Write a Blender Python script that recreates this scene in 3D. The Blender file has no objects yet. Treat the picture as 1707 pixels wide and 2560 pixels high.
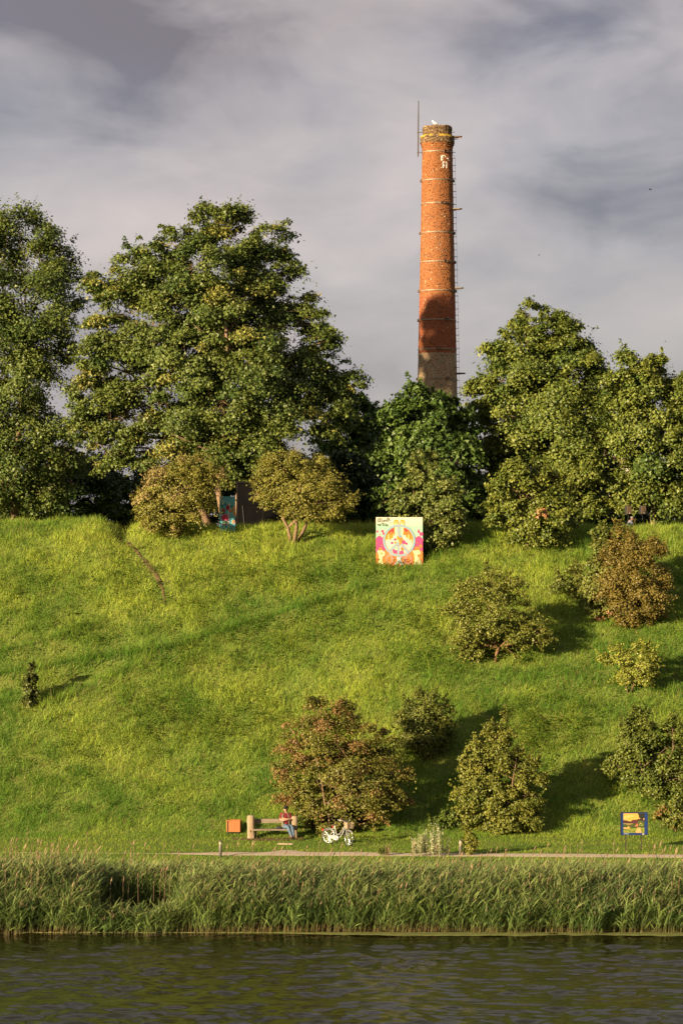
import bpy, math, random
import numpy as np
from mathutils import Vector, Matrix

SC = bpy.context.scene
COL = SC.collection
rng = np.random.default_rng(11)
random.seed(11)

# ------------------------------------------------------------------ camera
F, HZ, CX, HC = 7000.0, 1435.0, 853.5, 11.5      # focal length / horizon row / centre column in photo pixels, eye height over the water
cam_d = bpy.data.cameras.new('camera')
cam = bpy.data.objects.new('camera', cam_d)
COL.objects.link(cam)
cam.location = (0, 0, HC)
cam.rotation_euler = (math.radians(90), 0, 0)
cam_d.sensor_fit = 'HORIZONTAL'
cam_d.sensor_width = 24.0
cam_d.lens = 24.0 * F / 1707.0
cam_d.shift_y = (HZ - 1280.0) / 1707.0
cam_d.clip_start = 0.5
cam_d.clip_end = 9000
SC.camera = cam

# ------------------------------------------------------------------ light
LIGHT = Vector((2.55, 2.2, -0.72)).normalized()    # the way the sunlight travels
SUN_EL = math.asin(-LIGHT.z)
SUN_AZ = math.atan2(-LIGHT.x, -LIGHT.y)
sun_d = bpy.data.lights.new('sun', 'SUN')
sun_d.energy = 5.0
sun_d.angle = math.radians(0.6)
sun_d.color = (1.0, 0.79, 0.50)
sun = bpy.data.objects.new('sun', sun_d)
COL.objects.link(sun)
sun.rotation_euler = LIGHT.to_track_quat('-Z', 'Y').to_euler()
sun.location = (-120, -90, 60)

W = bpy.data.worlds.new('World')
SC.world = W
W.use_nodes = True
def build_world():
    nt = W.node_tree
    N, L = nt.nodes, nt.links
    N.clear()
    out = N.new('ShaderNodeOutputWorld')
    bg = N.new('ShaderNodeBackground')
    bg.inputs['Strength'].default_value = 0.1
    sky = N.new('ShaderNodeTexSky')
    sky.sky_type = 'NISHITA'
    sky.sun_disc = False
    sky.sun_elevation = SUN_EL
    sky.sun_rotation = SUN_AZ
    sky.air_density = 1.2
    sky.dust_density = 2.0
    tc = N.new('ShaderNodeTexCoord')
    mp = N.new('ShaderNodeMapping')
    mp.inputs['Scale'].default_value = (1.0, 1.0, 2.1)
    mp.inputs['Location'].default_value = (3.8, 18.45, 3.17)
    L.new(tc.outputs['Generated'], mp.inputs['Vector'])
    n1 = N.new('ShaderNodeTexNoise'); n1.inputs['Scale'].default_value = 4.6
    n1.inputs['Detail'].default_value = 7; n1.inputs['Roughness'].default_value = 0.50
    n1.inputs['Distortion'].default_value = 0.25
    L.new(mp.outputs[0], n1.inputs['Vector'])
    n2 = N.new('ShaderNodeTexNoise'); n2.inputs['Scale'].default_value = 2.3
    n2.inputs['Detail'].default_value = 3
    mp2 = N.new('ShaderNodeMapping'); mp2.inputs['Location'].default_value = (4.1, 1.3, 2.2)
    mp2.inputs['Scale'].default_value = (1, 1, 2.0)
    L.new(tc.outputs['Generated'], mp2.inputs['Vector']); L.new(mp2.outputs[0], n2.inputs['Vector'])
    r1 = N.new('ShaderNodeValToRGB')           # thickness of the cloud: lit edge to dark base
    e = r1.color_ramp.elements
    e[0].position = 0.26; e[0].color = (2.3, 1.98, 1.86, 1)
    e[1].position = 0.63; e[1].color = (.72, .67, .77, 1)
    m = e.new(0.50); m.color = (1.42, 1.30, 1.34, 1)
    n3 = N.new('ShaderNodeTexNoise'); n3.inputs['Scale'].default_value = 15.0
    n3.inputs['Detail'].default_value = 5; n3.inputs['Distortion'].default_value = 0.6
    L.new(mp.outputs[0], n3.inputs['Vector'])
    ma = N.new('ShaderNodeMath'); ma.operation = 'MULTIPLY_ADD'            # small billows on the broad banks
    ma.inputs[1].default_value = 0.46
    L.new(n3.outputs['Fac'], ma.inputs[0])
    sb = N.new('ShaderNodeMath'); sb.operation = 'SUBTRACT'; sb.inputs[1].default_value = 0.23
    L.new(n1.outputs['Fac'], sb.inputs[0]); L.new(sb.outputs[0], ma.inputs[2])
    L.new(ma.outputs[0], r1.inputs['Fac'])
    sc = N.new('ShaderNodeVectorMath'); sc.operation = 'MULTIPLY'
    sc.inputs[1].default_value = (0.38, 0.42, 0.58)
    L.new(sky.outputs[0], sc.inputs[0])
    r2 = N.new('ShaderNodeMapRange')
    r2.inputs['From Min'].default_value = 0.40; r2.inputs['From Max'].default_value = 0.62
    r2.inputs['To Min'].default_value = 1.0; r2.inputs['To Max'].default_value = 0.7
    L.new(n2.outputs['Fac'], r2.inputs['Value'])
    mx = N.new('ShaderNodeMixRGB')
    L.new(r2.outputs[0], mx.inputs['Fac'])
    L.new(sc.outputs[0], mx.inputs['Color1'])
    L.new(r1.outputs[0], mx.inputs['Color2'])
    L.new(mx.outputs[0], bg.inputs['Color'])
    L.new(bg.outputs[0], out.inputs['Surface'])
build_world()
SC.view_settings.view_transform = 'Standard'
SC.view_settings.look = 'None'
SC.view_settings.gamma = 1.0
SC.view_settings.exposure = 1.65
SC.view_settings.use_curve_mapping = False
SC.cycles.max_bounces = 6
SC.cycles.transparent_max_bounces = 8
SC.cycles.use_denoising = True

# ------------------------------------------------------------------ helpers: pixels and terrain
def P(px, py, D):
    return Vector(((px - CX) / F * D, D, HC - (py - HZ) / F * D))

_ys = np.arange(-60, 420, 0.1)
_pts = np.array([(-60, 9.9), (-10, 9.9), (6, 9.7), (30, -1.2), (85, -1.2), (88.3, -.55), (89.6, -.02), (93, .22), (99, .52), (106, .66),
                 (110, .73), (112.2, .9), (113.2, 1.05), (116, 2.75), (120, 5.55), (125, 9.0), (129, 11.8), (131, 13.0), (132.3, 13.72),
                 (133.2, 13.92), (134.2, 13.7), (136.5, 12.75), (140, 12.6), (175, 12.3), (220, 9), (300, 8), (420, 8)])
_zs = np.interp(_ys, _pts[:, 0], _pts[:, 1])
_k = np.exp(-0.5 * (np.arange(-20, 21) / 4.5) ** 2); _k /= _k.sum()
_zs = np.convolve(np.pad(_zs, 20, mode='edge'), _k, mode='valid')

def vnoise(x, y, seed=0):
    t = np.random.default_rng(seed).random((256, 256))
    xi = np.floor(x).astype(int); yi = np.floor(y).astype(int)
    fx = x - xi; fy = y - yi
    fx = fx * fx * (3 - 2 * fx); fy = fy * fy * (3 - 2 * fy)
    a = t[xi & 255, yi & 255]; b = t[(xi + 1) & 255, yi & 255]
    c = t[xi & 255, (yi + 1) & 255]; d = t[(xi + 1) & 255, (yi + 1) & 255]
    return (a * (1 - fx) + b * fx) * (1 - fy) + (c * (1 - fx) + d * fx) * fy
def fbm(x, y, seed=0, o=4):
    s = 0; a = 1; tot = 0
    for i in range(o):
        s = s + a * vnoise(x * 2 ** i, y * 2 ** i, seed + i); tot += a; a *= .5
    return s / tot

FOOT = []                                           # worn footpath over the crest, filled below
LEDGES = []                                         # sheep-track ledges: lists of (X, Y)
def ledge_y(X, line):
    xs = [p[0] for p in line]; ys = [p[1] for p in line]
    return np.interp(X, xs, ys)
def G(X, Y):
    X = np.asarray(X, float); Y = np.asarray(Y, float)
    z = np.interp(Y, _ys, _zs)
    s = np.clip((Y - 113.5) / 3, 0, 1) * np.clip((136 - Y) / 3, 0, 1)
    z = z + s * (.34 * (fbm(X / 5.5 + 40, Y / 5.5 + 9, 3, 3) - .5) + .20 * (fbm(X / 1.2 + 77, Y / 1.2, 8, 3) - .5))
    z = z + .30 * np.exp(-((Y - 89.2) / 1.3) ** 2) * (fbm(X / 1.8 + 13, Y * 0 + 1.5, 33, 3) - .5)
    crest = np.exp(-((Y - 132.5) / 2.6) ** 2)
    z = z + crest * (.10 * np.tanh((-10.6 - X) * 2.5) - .13 * np.clip((X - 11) / 1.5, 0, 1) + .12 * (fbm(X / 3 + 5, Y * 0 + 2.5, 21, 2) - .5))
    z = z - .42 * np.exp(-((X + 10.35 - (133 - Y) * .02) / .42) ** 2) * np.exp(-((Y - 132.8) / 2.2) ** 2)
    for ln, amp in LEDGES:
        u = (Y - ledge_y(X, ln)) / .55
        w = np.clip((X - ln[0][0] + .5) / 2, 0, 1) * np.clip((ln[-1][0] + .5 - X) / 2, 0, 1)
        z = z + amp * w * (-u) * np.exp(-u * u)
    if FOOT:
        for (x0, y0), (x1, y1) in zip(FOOT[:-1], FOOT[1:]):
            dx, dy = x1 - x0, y1 - y0
            t = np.clip(((X - x0) * dx + (Y - y0) * dy) / (dx * dx + dy * dy), 0, 1)
            d = np.hypot(X - x0 - t * dx, Y - y0 - t * dy)
            z = z - .02 * np.exp(-(d / .3) ** 2)
    return z
def gz(x, y):
    return float(G(np.array([x]), np.array([y]))[0])
def at(px, py, lo=88.0, hi=150.0):
    """point of the ground seen at a pixel of the photograph"""
    D = np.arange(lo, hi, 0.05)
    zr = HC - (py - HZ) / F * D
    zg = G((px - CX) / F * D, D)
    i = np.argmax(zg >= zr) if np.any(zg >= zr) else len(D) - 1
    D = D[i]
    x = (px - CX) / F * D
    return Vector((x, D, gz(x, D)))
def line_at(pxs):
    return [(v.x, v.y) for v in (at(*p) for p in pxs)]
LEDGES_ = [(line_at([(-300, 1760), (0, 1690), (420, 1620), (640, 1560), (880, 1480), (1060, 1440)]), .62),
           (line_at([(-300, 1660), (0, 1632), (120, 1600), (230, 1560)]), .40),
           (line_at([(40, 1800), (240, 1705), (420, 1640)]), .35),
           (line_at([(1330, 1660), (1500, 1700), (1800, 1760)]), .14)]
LEDGES.extend(LEDGES_)
FOOT.extend(line_at([(296, 1342), (325, 1362), (352, 1392), (378, 1420), (395, 1445), (408, 1475), (412, 1510)]))

# ------------------------------------------------------------------ helpers: objects, materials, meshes
def tag(o, label=None, cat=None, group=None, kind=None):
    if label: o['label'] = label
    if cat: o['category'] = cat
    if group: o['group'] = group
    if kind: o['kind'] = kind
    return o
def empty(name, loc, rz=0.0):
    o = bpy.data.objects.new(name, None)
    COL.objects.link(o)
    o.location = loc
    o.rotation_euler = (0, 0, rz)
    o.empty_display_size = .3
    return o
def link(name, me, m=None, parent=None, loc=None):
    o = bpy.data.objects.new(name, me)
    COL.objects.link(o)
    if m is not None:
        for mm in (m if isinstance(m, (list, tuple)) else [m]):
            me.materials.append(mm)
    if parent is not None: o.parent = parent
    if loc is not None: o.location = loc
    return o

MATS = {}
def mat(name, color=(.5, .5, .5), rough=.7, spec=.3, metal=0.0, attr=False, noise=None, bump=None, trans=0.0, coat=0.0):
    """procedural material; attr = base colour from the 'Col' attribute; noise = (scale, amount, colour2); bump = (scale, distance)"""
    if name in MATS: return MATS[name]
    m = bpy.data.materials.new(name); m.use_nodes = True
    nt = m.node_tree; N, L = nt.nodes, nt.links
    b = N['Principled BSDF']
    b.inputs['Roughness'].default_value = rough
    b.inputs['Specular IOR Level'].default_value = spec
    b.inputs['Metallic'].default_value = metal
    if coat: b.inputs['Coat Weight'].default_value = coat
    if attr:
        a = N.new('ShaderNodeAttribute'); a.attribute_name = 'Col'; src = a.outputs['Color']
    else:
        r = N.new('ShaderNodeRGB'); r.outputs[0].default_value = (*color, 1); src = r.outputs[0]
    g = N.new('ShaderNodeTexCoord')
    if noise:
        n = N.new('ShaderNodeTexNoise'); n.inputs['Scale'].default_value = noise[0]; n.inputs['Detail'].default_value = 5
        mp = N.new('ShaderNodeMapping')
        mp.inputs['Scale'].default_value = noise[3] if len(noise) > 3 else (1, 1, 1)
        L.new(g.outputs['Object'], mp.inputs['Vector'])
        L.new(mp.outputs[0], n.inputs['Vector'])
        mr = N.new('ShaderNodeMapRange'); mr.inputs['From Min'].default_value = .35; mr.inputs['From Max'].default_value = .65
        mr.inputs['To Max'].default_value = noise[1]
        L.new(n.outputs['Fac'], mr.inputs['Value'])
        mx = N.new('ShaderNodeMixRGB'); L.new(mr.outputs[0], mx.inputs['Fac'])
        L.new(src, mx.inputs['Color1']); mx.inputs['Color2'].default_value = (*noise[2], 1)
        src = mx.outputs[0]
    L.new(src, b.inputs['Base Color'])
    if bump:
        n = N.new('ShaderNodeTexNoise'); n.inputs['Scale'].default_value = bump[0]; n.inputs['Detail'].default_value = 4
        L.new(g.outputs['Object'], n.inputs['Vector'])
        bp = N.new('ShaderNodeBump'); bp.inputs['Distance'].default_value = bump[1]; bp.inputs['Strength'].default_value = .8
        L.new(n.outputs['Fac'], bp.inputs['Height']); L.new(bp.outputs[0], b.inputs['Normal'])
    if trans:
        t = N.new('ShaderNodeBsdfTranslucent'); L.new(src, t.inputs['Color'])
        ms = N.new('ShaderNodeMixShader'); ms.inputs[0].default_value = trans
        L.new(b.outputs[0], ms.inputs[1]); L.new(t.outputs[0], ms.inputs[2])
        L.new(ms.outputs[0], N['Material Output'].inputs['Surface'])
    MATS[name] = m
    return m

def mesh_np(name, V, Fc, C=None, smooth=False):
    """mesh from numpy arrays; Fc is (M,3) or (M,4); C is one colour per vertex"""
    me = bpy.data.meshes.new(name)
    V = np.ascontiguousarray(V, np.float32); Fc = np.ascontiguousarray(Fc, np.int32)
    n = Fc.shape[1]
    me.vertices.add(len(V)); me.vertices.foreach_set('co', V.ravel())
    me.loops.add(Fc.size); me.loops.foreach_set('vertex_index', Fc.ravel())
    me.polygons.add(len(Fc)); me.polygons.foreach_set('loop_start', np.arange(0, Fc.size, n, dtype=np.int32))
    if smooth: me.polygons.foreach_set('use_smooth', np.ones(len(Fc), bool))
    if C is not None:
        ca = me.color_attributes.new('Col', 'FLOAT_COLOR', 'POINT')
        c4 = np.ones((len(V), 4), np.float32); c4[:, :3] = C
        ca.data.foreach_set('color', c4.ravel())
    me.update(calc_edges=True)
    return me

class MB:
    def __init__(s): s.v = []; s.f = []; s.c = []; s.m = []
    def add(s, vs, fs, c=None, mi=0):
        k = len(s.v); s.v += [tuple(p) for p in vs]
        s.f += [tuple(i + k for i in f) for f in fs]; s.c += [c] * len(vs); s.m += [mi] * len(fs)
        return s
    def box(s, lo, hi, c=None, M=None, mi=0):
        x0, y0, z0 = lo; x1, y1, z1 = hi
        vs = [Vector(p) for p in ((x0, y0, z0), (x1, y0, z0), (x1, y1, z0), (x0, y1, z0), (x0, y0, z1), (x1, y0, z1), (x1, y1, z1), (x0, y1, z1))]
        if M is not None: vs = [M @ p for p in vs]
        return s.add(vs, [(0, 3, 2, 1), (4, 5, 6, 7), (0, 1, 5, 4), (1, 2, 6, 5), (2, 3, 7, 6), (3, 0, 4, 7)], c, mi)
    def tube(s, pts, r, n=6, c=None, mi=0, cap=True):
        pts = [Vector(p) for p in pts]
        if not isinstance(r, (list, tuple)): r = [r] * len(pts)
        vs = []; fs = []; u = None
        for i, p in enumerate(pts):
            t = (pts[min(i + 1, len(pts) - 1)] - pts[max(i - 1, 0)])
            if t.length < 1e-9: t = Vector((0, 0, 1))
            t.normalize()
            if u is None: u = t.orthogonal().normalized()
            u = (u - t * u.dot(t))
            u = u.normalized() if u.length > 1e-6 else t.orthogonal().normalized()
            w = t.cross(u)
            for j in range(n):
                a = 2 * math.pi * j / n
                vs.append(p + (u * math.cos(a) + w * math.sin(a)) * r[i])
        for i in range(len(pts) - 1):
            for j in range(n):
                a = i * n + j; b = i * n + (j + 1) % n
                fs.append((a, b, b + n, a + n))
        if cap:
            fs.append(tuple(range(n - 1, -1, -1)))
            fs.append(tuple(range((len(pts) - 1) * n, len(pts) * n)))
        return s.add(vs, fs, c, mi)
    def lathe(s, prof, n=24, c=None, o=(0, 0, 0), mi=0):
        vs = []; fs = []
        for r, z in prof:
            for j in range(n):
                a = 2 * math.pi * j / n
                vs.append((o[0] + r * math.cos(a), o[1] + r * math.sin(a), o[2] + z))
        for i in range(len(prof) - 1):
            for j in range(n):
                a = i * n + j; b = i * n + (j + 1) % n
                fs.append((a, b, b + n, a + n))
        fs.append(tuple(range(n - 1, -1, -1))); fs.append(tuple(range((len(prof) - 1) * n, len(prof) * n)))
        return s.add(vs, fs, c, mi)
    def torus(s, R, r, M, n=28, k=6, c=None, a0=0, a1=2 * math.pi, mi=0):
        full = abs(a1 - a0 - 2 * math.pi) < 1e-6
        pts = [M @ Vector((R * math.cos(a0 + (a1 - a0) * i / n), R * math.sin(a0 + (a1 - a0) * i / n), 0)) for i in range(n + 1)]
        return s.tube(pts, r, k, c, mi, cap=not full)
    def ell(s, ce, ra, n=10, k=7, c=None, M=None, mi=0):
        vs = []; fs = []
        for i in range(k + 1):
            th = math.pi * i / k
            for j in range(n):
                ph = 2 * math.pi * j / n
                p = Vector((ra[0] * math.sin(th) * math.cos(ph), ra[1] * math.sin(th) * math.sin(ph), ra[2] * math.cos(th)))
                if M is not None: p = M @ p
                vs.append(p + Vector(ce))
        for i in range(k):
            for j in range(n):
                a = i * n + j; b = i * n + (j + 1) % n
                fs.append((a, a + n, b + n, b))
        return s.add(vs, fs, c, mi)
    def mesh(s, name, smooth=False, bevel=0):
        me = bpy.data.meshes.new(name)
        me.from_pydata(s.v, [], s.f)
        if any(c is not None for c in s.c):
            ca = me.color_attributes.new('Col', 'FLOAT_COLOR', 'POINT')
            ca.data.foreach_set('color', np.array([(*(c or (.5, .5, .5)), 1) for c in s.c], np.float32).ravel())
        me.polygons.foreach_set('material_index', s.m)
        if smooth: me.polygons.foreach_set('use_smooth', [True] * len(me.polygons))
        me.update()
        return me
    def build(s, name, m, parent=None, smooth=False, bevel=0, loc=None):
        o = link(name, s.mesh(name, smooth), m, parent, loc)
        if bevel:
            b = o.modifiers.new('bevel', 'BEVEL'); b.width = bevel; b.segments = 2; b.limit_method = 'ANGLE'
        return o

# ------------------------------------------------------------------ the setting: ground, river, path
def grid(xs, ys, zf):
    X, Y = np.meshgrid(xs, ys)
    Z = zf(X, Y)
    V = np.stack([X, Y, Z], -1).reshape(-1, 3)
    nx, ny = len(xs), len(ys)
    i = np.arange((nx - 1) * (ny - 1)); r, c = i // (nx - 1), i % (nx - 1)
    a = r * nx + c
    return V, np.stack([a, a + 1, a + nx + 1, a + nx], -1)
xs = np.concatenate([[-4000, -1500, -500, -200, -100], np.arange(-60, -24, 4), np.arange(-24, 24.01, .4), np.arange(28, 61, 4), [100, 200, 500, 1500, 4000]])
ys = np.concatenate([[-3000, -1000, -300, -100], np.arange(-60, 86, 4), np.arange(88, 137, .3), np.arange(137, 160, 1), np.arange(160, 300, 6), [400, 700, 1500, 4000, 7000]])
m_ground = mat('ground_soil_grass', (.085, .130, .022), .95, .1, noise=(.9, .8, (.14, .150, .035)), bump=(9, .06))
V, Fq = grid(xs, ys, G)
tag(link('ground', mesh_np('ground', V, Fq, smooth=True), m_ground), kind='structure')

def water_z(X, Y):
    def w(x, y, lx, ly, ang, seed):
        c, s = math.cos(ang), math.sin(ang)
        return fbm((x * c + y * s) / lx + 31, (-x * s + y * c) / ly + 17, seed, 2) - .5
    amp = 1.0 - .55 * np.exp(-((Y - 75.4 + .02 * X) / .8) ** 2) - .35 * np.exp(-((Y - 88.6) / 1.6) ** 2)
    amp = amp * (.75 + .5 * fbm(X / 6 + 3, Y / 5 + 2, 91, 2))
    z = .10 * w(X, Y, 1.3, .80, .10, 51) + .150 * w(X, Y, .66, .42, -.12, 61)
    return z * amp
wx = np.concatenate([[-900, -300, -100, -50, -22], np.arange(-15, 15.01, .10), [22, 50, 100, 300, 900]])
wy = np.concatenate([[12, 30, 45, 55], np.arange(67, 90.6, .08)])
m_water = mat('river_water', (.010, .010, .002), .11, .5, bump=(7, .014))
m_water.node_tree.nodes['Principled BSDF'].inputs['IOR'].default_value = 1.33
V, Fq = grid(wx, wy, water_z)
tag(link('river', mesh_np('river', V, Fq, smooth=True), m_water), kind='structure')

# gravel path along the bank
def path_y(X):
    px = X / 108 * F + CX
    return np.interp(px, [-400, 0, 480, 900, 1300, 1707, 2200], [108.8, 108.5, 108.0, 107.75, 107.5, 107.15, 106.7])
pxs = np.arange(-24, 24.01, .2)
nb = 9
tt = np.linspace(-1, 1, nb)
PX = np.repeat(pxs[:, None], nb, 1)
pc = path_y(pxs)[:, None]
hw = .56 + .10 * (fbm(pxs / .9, pxs * 0 + 3, 5, 3)[:, None] - .5)
hwb = hw + .12 * (fbm(pxs / .5 + 9, pxs * 0 + 3, 6, 3)[:, None] - .5) + .85 * np.exp(-((pxs[:, None] + 2.15) / .55) ** 2) + .3 * np.exp(-((pxs[:, None] - .2) / 1.2) ** 2)
thin = np.clip((pxs[:, None] + 7.4) / 3.0, .08, 1)
PY = pc + np.where(tt[None] < 0, tt[None] * hw, tt[None] * hwb) * thin
PZ = G(PX, PY) + (.03 - .026 * np.abs(tt[None]) ** 4) * np.clip(thin * 1.3 - .3, .12, 1)
V = np.stack([PX, PY, PZ], -1).reshape(-1, 3)
i = np.arange((len(pxs) - 1) * (nb - 1)); a = (i // (nb - 1)) * nb + i % (nb - 1)
m_path = mat('pale_gravel', (.46, .37, .27), .95, .1, noise=(6, .6, (.34, .27, .20)), bump=(60, .01))
tag(link('path', mesh_np('path', V, np.stack([a, a + nb, a + nb + 1, a + 1], -1), smooth=True), m_path), kind='structure')

# worn earth: the footpath over the crest and the bare patch under the bench
m_earth = mat('bare_earth', (.12, .08, .043), 1.0, .05, noise=(3.5, .8, (.08, .055, .03)), bump=(25, .03))
def ribbon(name, pts, widths, lift=.02):
    pts = np.array(pts); seg = np.hypot(*np.diff(pts, axis=0).T); s = np.concatenate([[0], np.cumsum(seg)])
    t = np.arange(0, s[-1], .12); c = np.stack([np.interp(t, s, pts[:, 0]), np.interp(t, s, pts[:, 1])], -1)
    w = np.interp(t, s, widths) * (.7 + .7 * fbm(t / .5, t * 0 + 7, 12, 3))
    d = np.gradient(c, axis=0); d /= np.linalg.norm(d, axis=1)[:, None]; nrm = np.stack([-d[:, 1], d[:, 0]], -1)
    k = np.linspace(-1, 1, 6)
    XY = c[:, None] + nrm[:, None] * (w[:, None] * k[None])[..., None]
    Z = G(XY[..., 0], XY[..., 1]) + lift - lift * .8 * np.abs(k[None]) ** 3
    V = np.concatenate([XY, Z[..., None]], -1).reshape(-1, 3)
    n = 6; i = np.arange((len(t) - 1) * (n - 1)); a = (i // (n - 1)) * n + i % (n - 1)
    return tag(link(name, mesh_np(name, V, np.stack([a, a + n, a + n + 1, a + 1], -1), smooth=True), m_earth), kind='structure')
ribbon('footpath', FOOT, [.08, .13, .07, .16, .12, .07, .04], .04)
BN = at(705, 2100)                                   # ground in front of the bench
ribbon('bare_ground', [(BN.x - 2.0, BN.y + .10), (BN.x - 1.0, BN.y), (BN.x, BN.y - .02), (BN.x + .9, BN.y + .35)], [.10, .30, .34, .12], .02)

# ------------------------------------------------------------------ vegetation: blades and leaves as real little faces
def kites(P0, A, S, fold, bow=0.0):
    """kite-shaped blades: base P0, along A (length vector), half-width vector S; fold lifts the edges"""
    N = len(P0)
    V = np.empty((N, 4, 3), np.float32)
    mid = P0 + A * .45
    V[:, 0] = P0; V[:, 1] = mid + S + fold; V[:, 2] = P0 + A + bow; V[:, 3] = mid - S + fold
    return V
def tris(P0, A, S):
    """one small face per leaf, widest near the tip or near the stalk in turn"""
    N = len(P0); V = np.empty((N, 3, 3), np.float32)
    flip = (np.arange(N) % 2 == 0)[:, None]
    V[:, 0] = np.where(flip, P0, P0 + A); V[:, 1] = np.where(flip, P0 + A * .72, P0 + A * .25) + S; V[:, 2] = np.where(flip, P0 + A, P0) - S * .8
    return V
def norm(a): return a / np.maximum(np.linalg.norm(a, axis=-1, keepdims=True), 1e-9)
def mixc(a, b, t): return np.asarray(a)[None] * (1 - t[:, None]) + np.asarray(b)[None] * t[:, None]
def foot_d(X, Y):
    d = np.full(len(X), 9.)
    for (x0, y0), (x1, y1) in zip(FOOT[:-1], FOOT[1:]):
        dx, dy = x1 - x0, y1 - y0
        t = np.clip(((X - x0) * dx + (Y - y0) * dy) / (dx * dx + dy * dy), 0, 1)
        d = np.minimum(d, np.hypot(X - x0 - t * dx, Y - y0 - t * dy))
    return d
m_blade = mat('grass_blade', attr=True, rough=.6, spec=.25, trans=.42)
m_leaf = mat('leaf', attr=True, rough=.5, spec=.3, trans=.22)
m_reed = mat('reed_leaf', attr=True, rough=.5, spec=.3, trans=.25)

def grass():
    N = 400000
    X = rng.uniform(-20, 20, N); Y = rng.uniform(112.3, 136.0, N)
    keep = rng.random(N) < np.where(Y > 133.5, .35, 1)
    fd = foot_d(X, Y); keep &= (fd > .13) | (rng.random(N) < .38)
    under = (np.abs(X - BN.x + .6) < 1.5) & (np.abs(Y - BN.y - .15) < .4)
    keep &= ~under | (rng.random(N) < .5)
    X, Y, fd = X[keep], Y[keep], fd[keep]; N = len(X)
    Z = G(X, Y)
    big = fbm(X / 4.2, Y / 4.2, 101, 3); med = fbm(X / 1.1, Y / 1.1, 131, 3); cl = fbm(X / .35, Y / .35, 151, 2)
    short = np.clip((Y - 112.3) / 1.4, .35, 1)
    Lh = (.14 + .26 * rng.random(N) ** 1.5 + .22 * np.clip(med - .42, 0, 1) + .16 * np.clip(cl - .5, 0, 1)) * short
    tus = np.clip((fbm(X / .55 + 11, Y / .55, 161, 2) - .34) * 3.2, 0, 1)
    Lh *= (.66 + .66 * tus) * np.where(fd < .5, .6, 1)
    az = rng.uniform(0, 2 * np.pi, N)
    tilt = rng.uniform(.05, .75, N)
    flow = 2.5 * (med - .5)
    A = np.stack([np.cos(az) * tilt + .25 * flow, np.sin(az) * tilt - .12, np.ones(N)], -1)
    A = norm(A) * Lh[:, None]
    sa = az + np.pi / 2 + rng.normal(0, .5, N)
    w = rng.uniform(.006, .012, N) * (1 + .9 * (rng.random(N) < .12))
    S = np.stack([np.cos(sa), np.sin(sa), np.zeros(N)], -1) * w[:, None]
    bow = np.stack([np.cos(az), np.sin(az), -.5 * np.ones(N)], -1) * (Lh * rng.uniform(.1, .4, N))[:, None]
    V = np.stack([np.stack([X, Y, Z - .01], -1) - S, np.stack([X, Y, Z - .01], -1) + S, np.stack([X, Y, Z], -1) + A + bow], 1)
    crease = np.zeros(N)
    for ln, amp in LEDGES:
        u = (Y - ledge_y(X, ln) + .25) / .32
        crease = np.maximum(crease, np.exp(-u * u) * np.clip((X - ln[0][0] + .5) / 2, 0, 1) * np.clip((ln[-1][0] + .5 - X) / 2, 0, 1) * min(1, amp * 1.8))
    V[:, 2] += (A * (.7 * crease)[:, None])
    t = np.clip(1.9 * (big - .5) + 1.2 * (med - .5) + .50 + .014 * (Y - 122) - .45 * crease - .22 * (tus - .5) + rng.normal(0, .2, N), 0, 1)  # darker tint along the ledges paints in the shade of their creases
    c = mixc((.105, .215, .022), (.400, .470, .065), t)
    dry = rng.random(N) < .05 + .10 * np.clip((fbm(X / 2.2 + 60, Y / 2.2, 171, 3) - .55) * 6, 0, 1)
    c = np.where(dry[:, None], np.array([.30, .25, .09])[None] * rng.uniform(.7, 1.1, N)[:, None], c)
    c = c * rng.uniform(.75, 1.25, N)[:, None]
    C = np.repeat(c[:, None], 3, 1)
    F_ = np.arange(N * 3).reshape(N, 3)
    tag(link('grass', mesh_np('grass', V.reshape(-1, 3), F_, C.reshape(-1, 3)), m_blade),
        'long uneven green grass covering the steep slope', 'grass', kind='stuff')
    # mown strip by the path
    N = 90000
    X = rng.uniform(-19, 19, N); Y = rng.uniform(97.5, 113.0, N)
    py = path_y(X)
    keep = (Y > py + .5 + .95 * np.exp(-((X + 2.15) / .55) ** 2)) | (Y < py - .50) | (rng.random(N) < .03)
    keep |= X < -6.6
    keep &= ~((np.abs(X - BN.x + .6) < 1.5) & (np.abs(Y - BN.y - .1) < .45)) | (rng.random(N) < .45)
    X, Y = X[keep], Y[keep]; N = len(X); Z = G(X, Y)
    Lh = rng.uniform(.05, .12, N) + .10 * np.clip((Y - 110.5) / 2, 0, 1) * rng.random(N)
    az = rng.uniform(0, 2 * np.pi, N); tilt = rng.uniform(.1, .8, N)
    A = norm(np.stack([np.cos(az) * tilt, np.sin(az) * tilt, np.ones(N)], -1)) * Lh[:, None]
    S = np.stack([-np.sin(az), np.cos(az), 0 * az], -1) * rng.uniform(.006, .012, N)[:, None]
    Bs = np.stack([X, Y, Z - .01], -1)
    V = np.stack([Bs - S, Bs + S, Bs + A], 1)
    t = np.clip(1.6 * (fbm(X / 1.5, Y / .8, 181, 3) - .5) + .5 + rng.normal(0, .2, N), 0, 1)
    c = mixc((.10, .20, .014), (.27, .34, .03), t)
    C = np.repeat(c[:, None], 3, 1)
    tag(link('lawn', mesh_np('lawn', V.reshape(-1, 3), np.arange(N * 3).reshape(N, 3), C.reshape(-1, 3)), m_blade),
        'short mown lawn beside the gravel path', 'lawn', kind='stuff')
grass()

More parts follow.
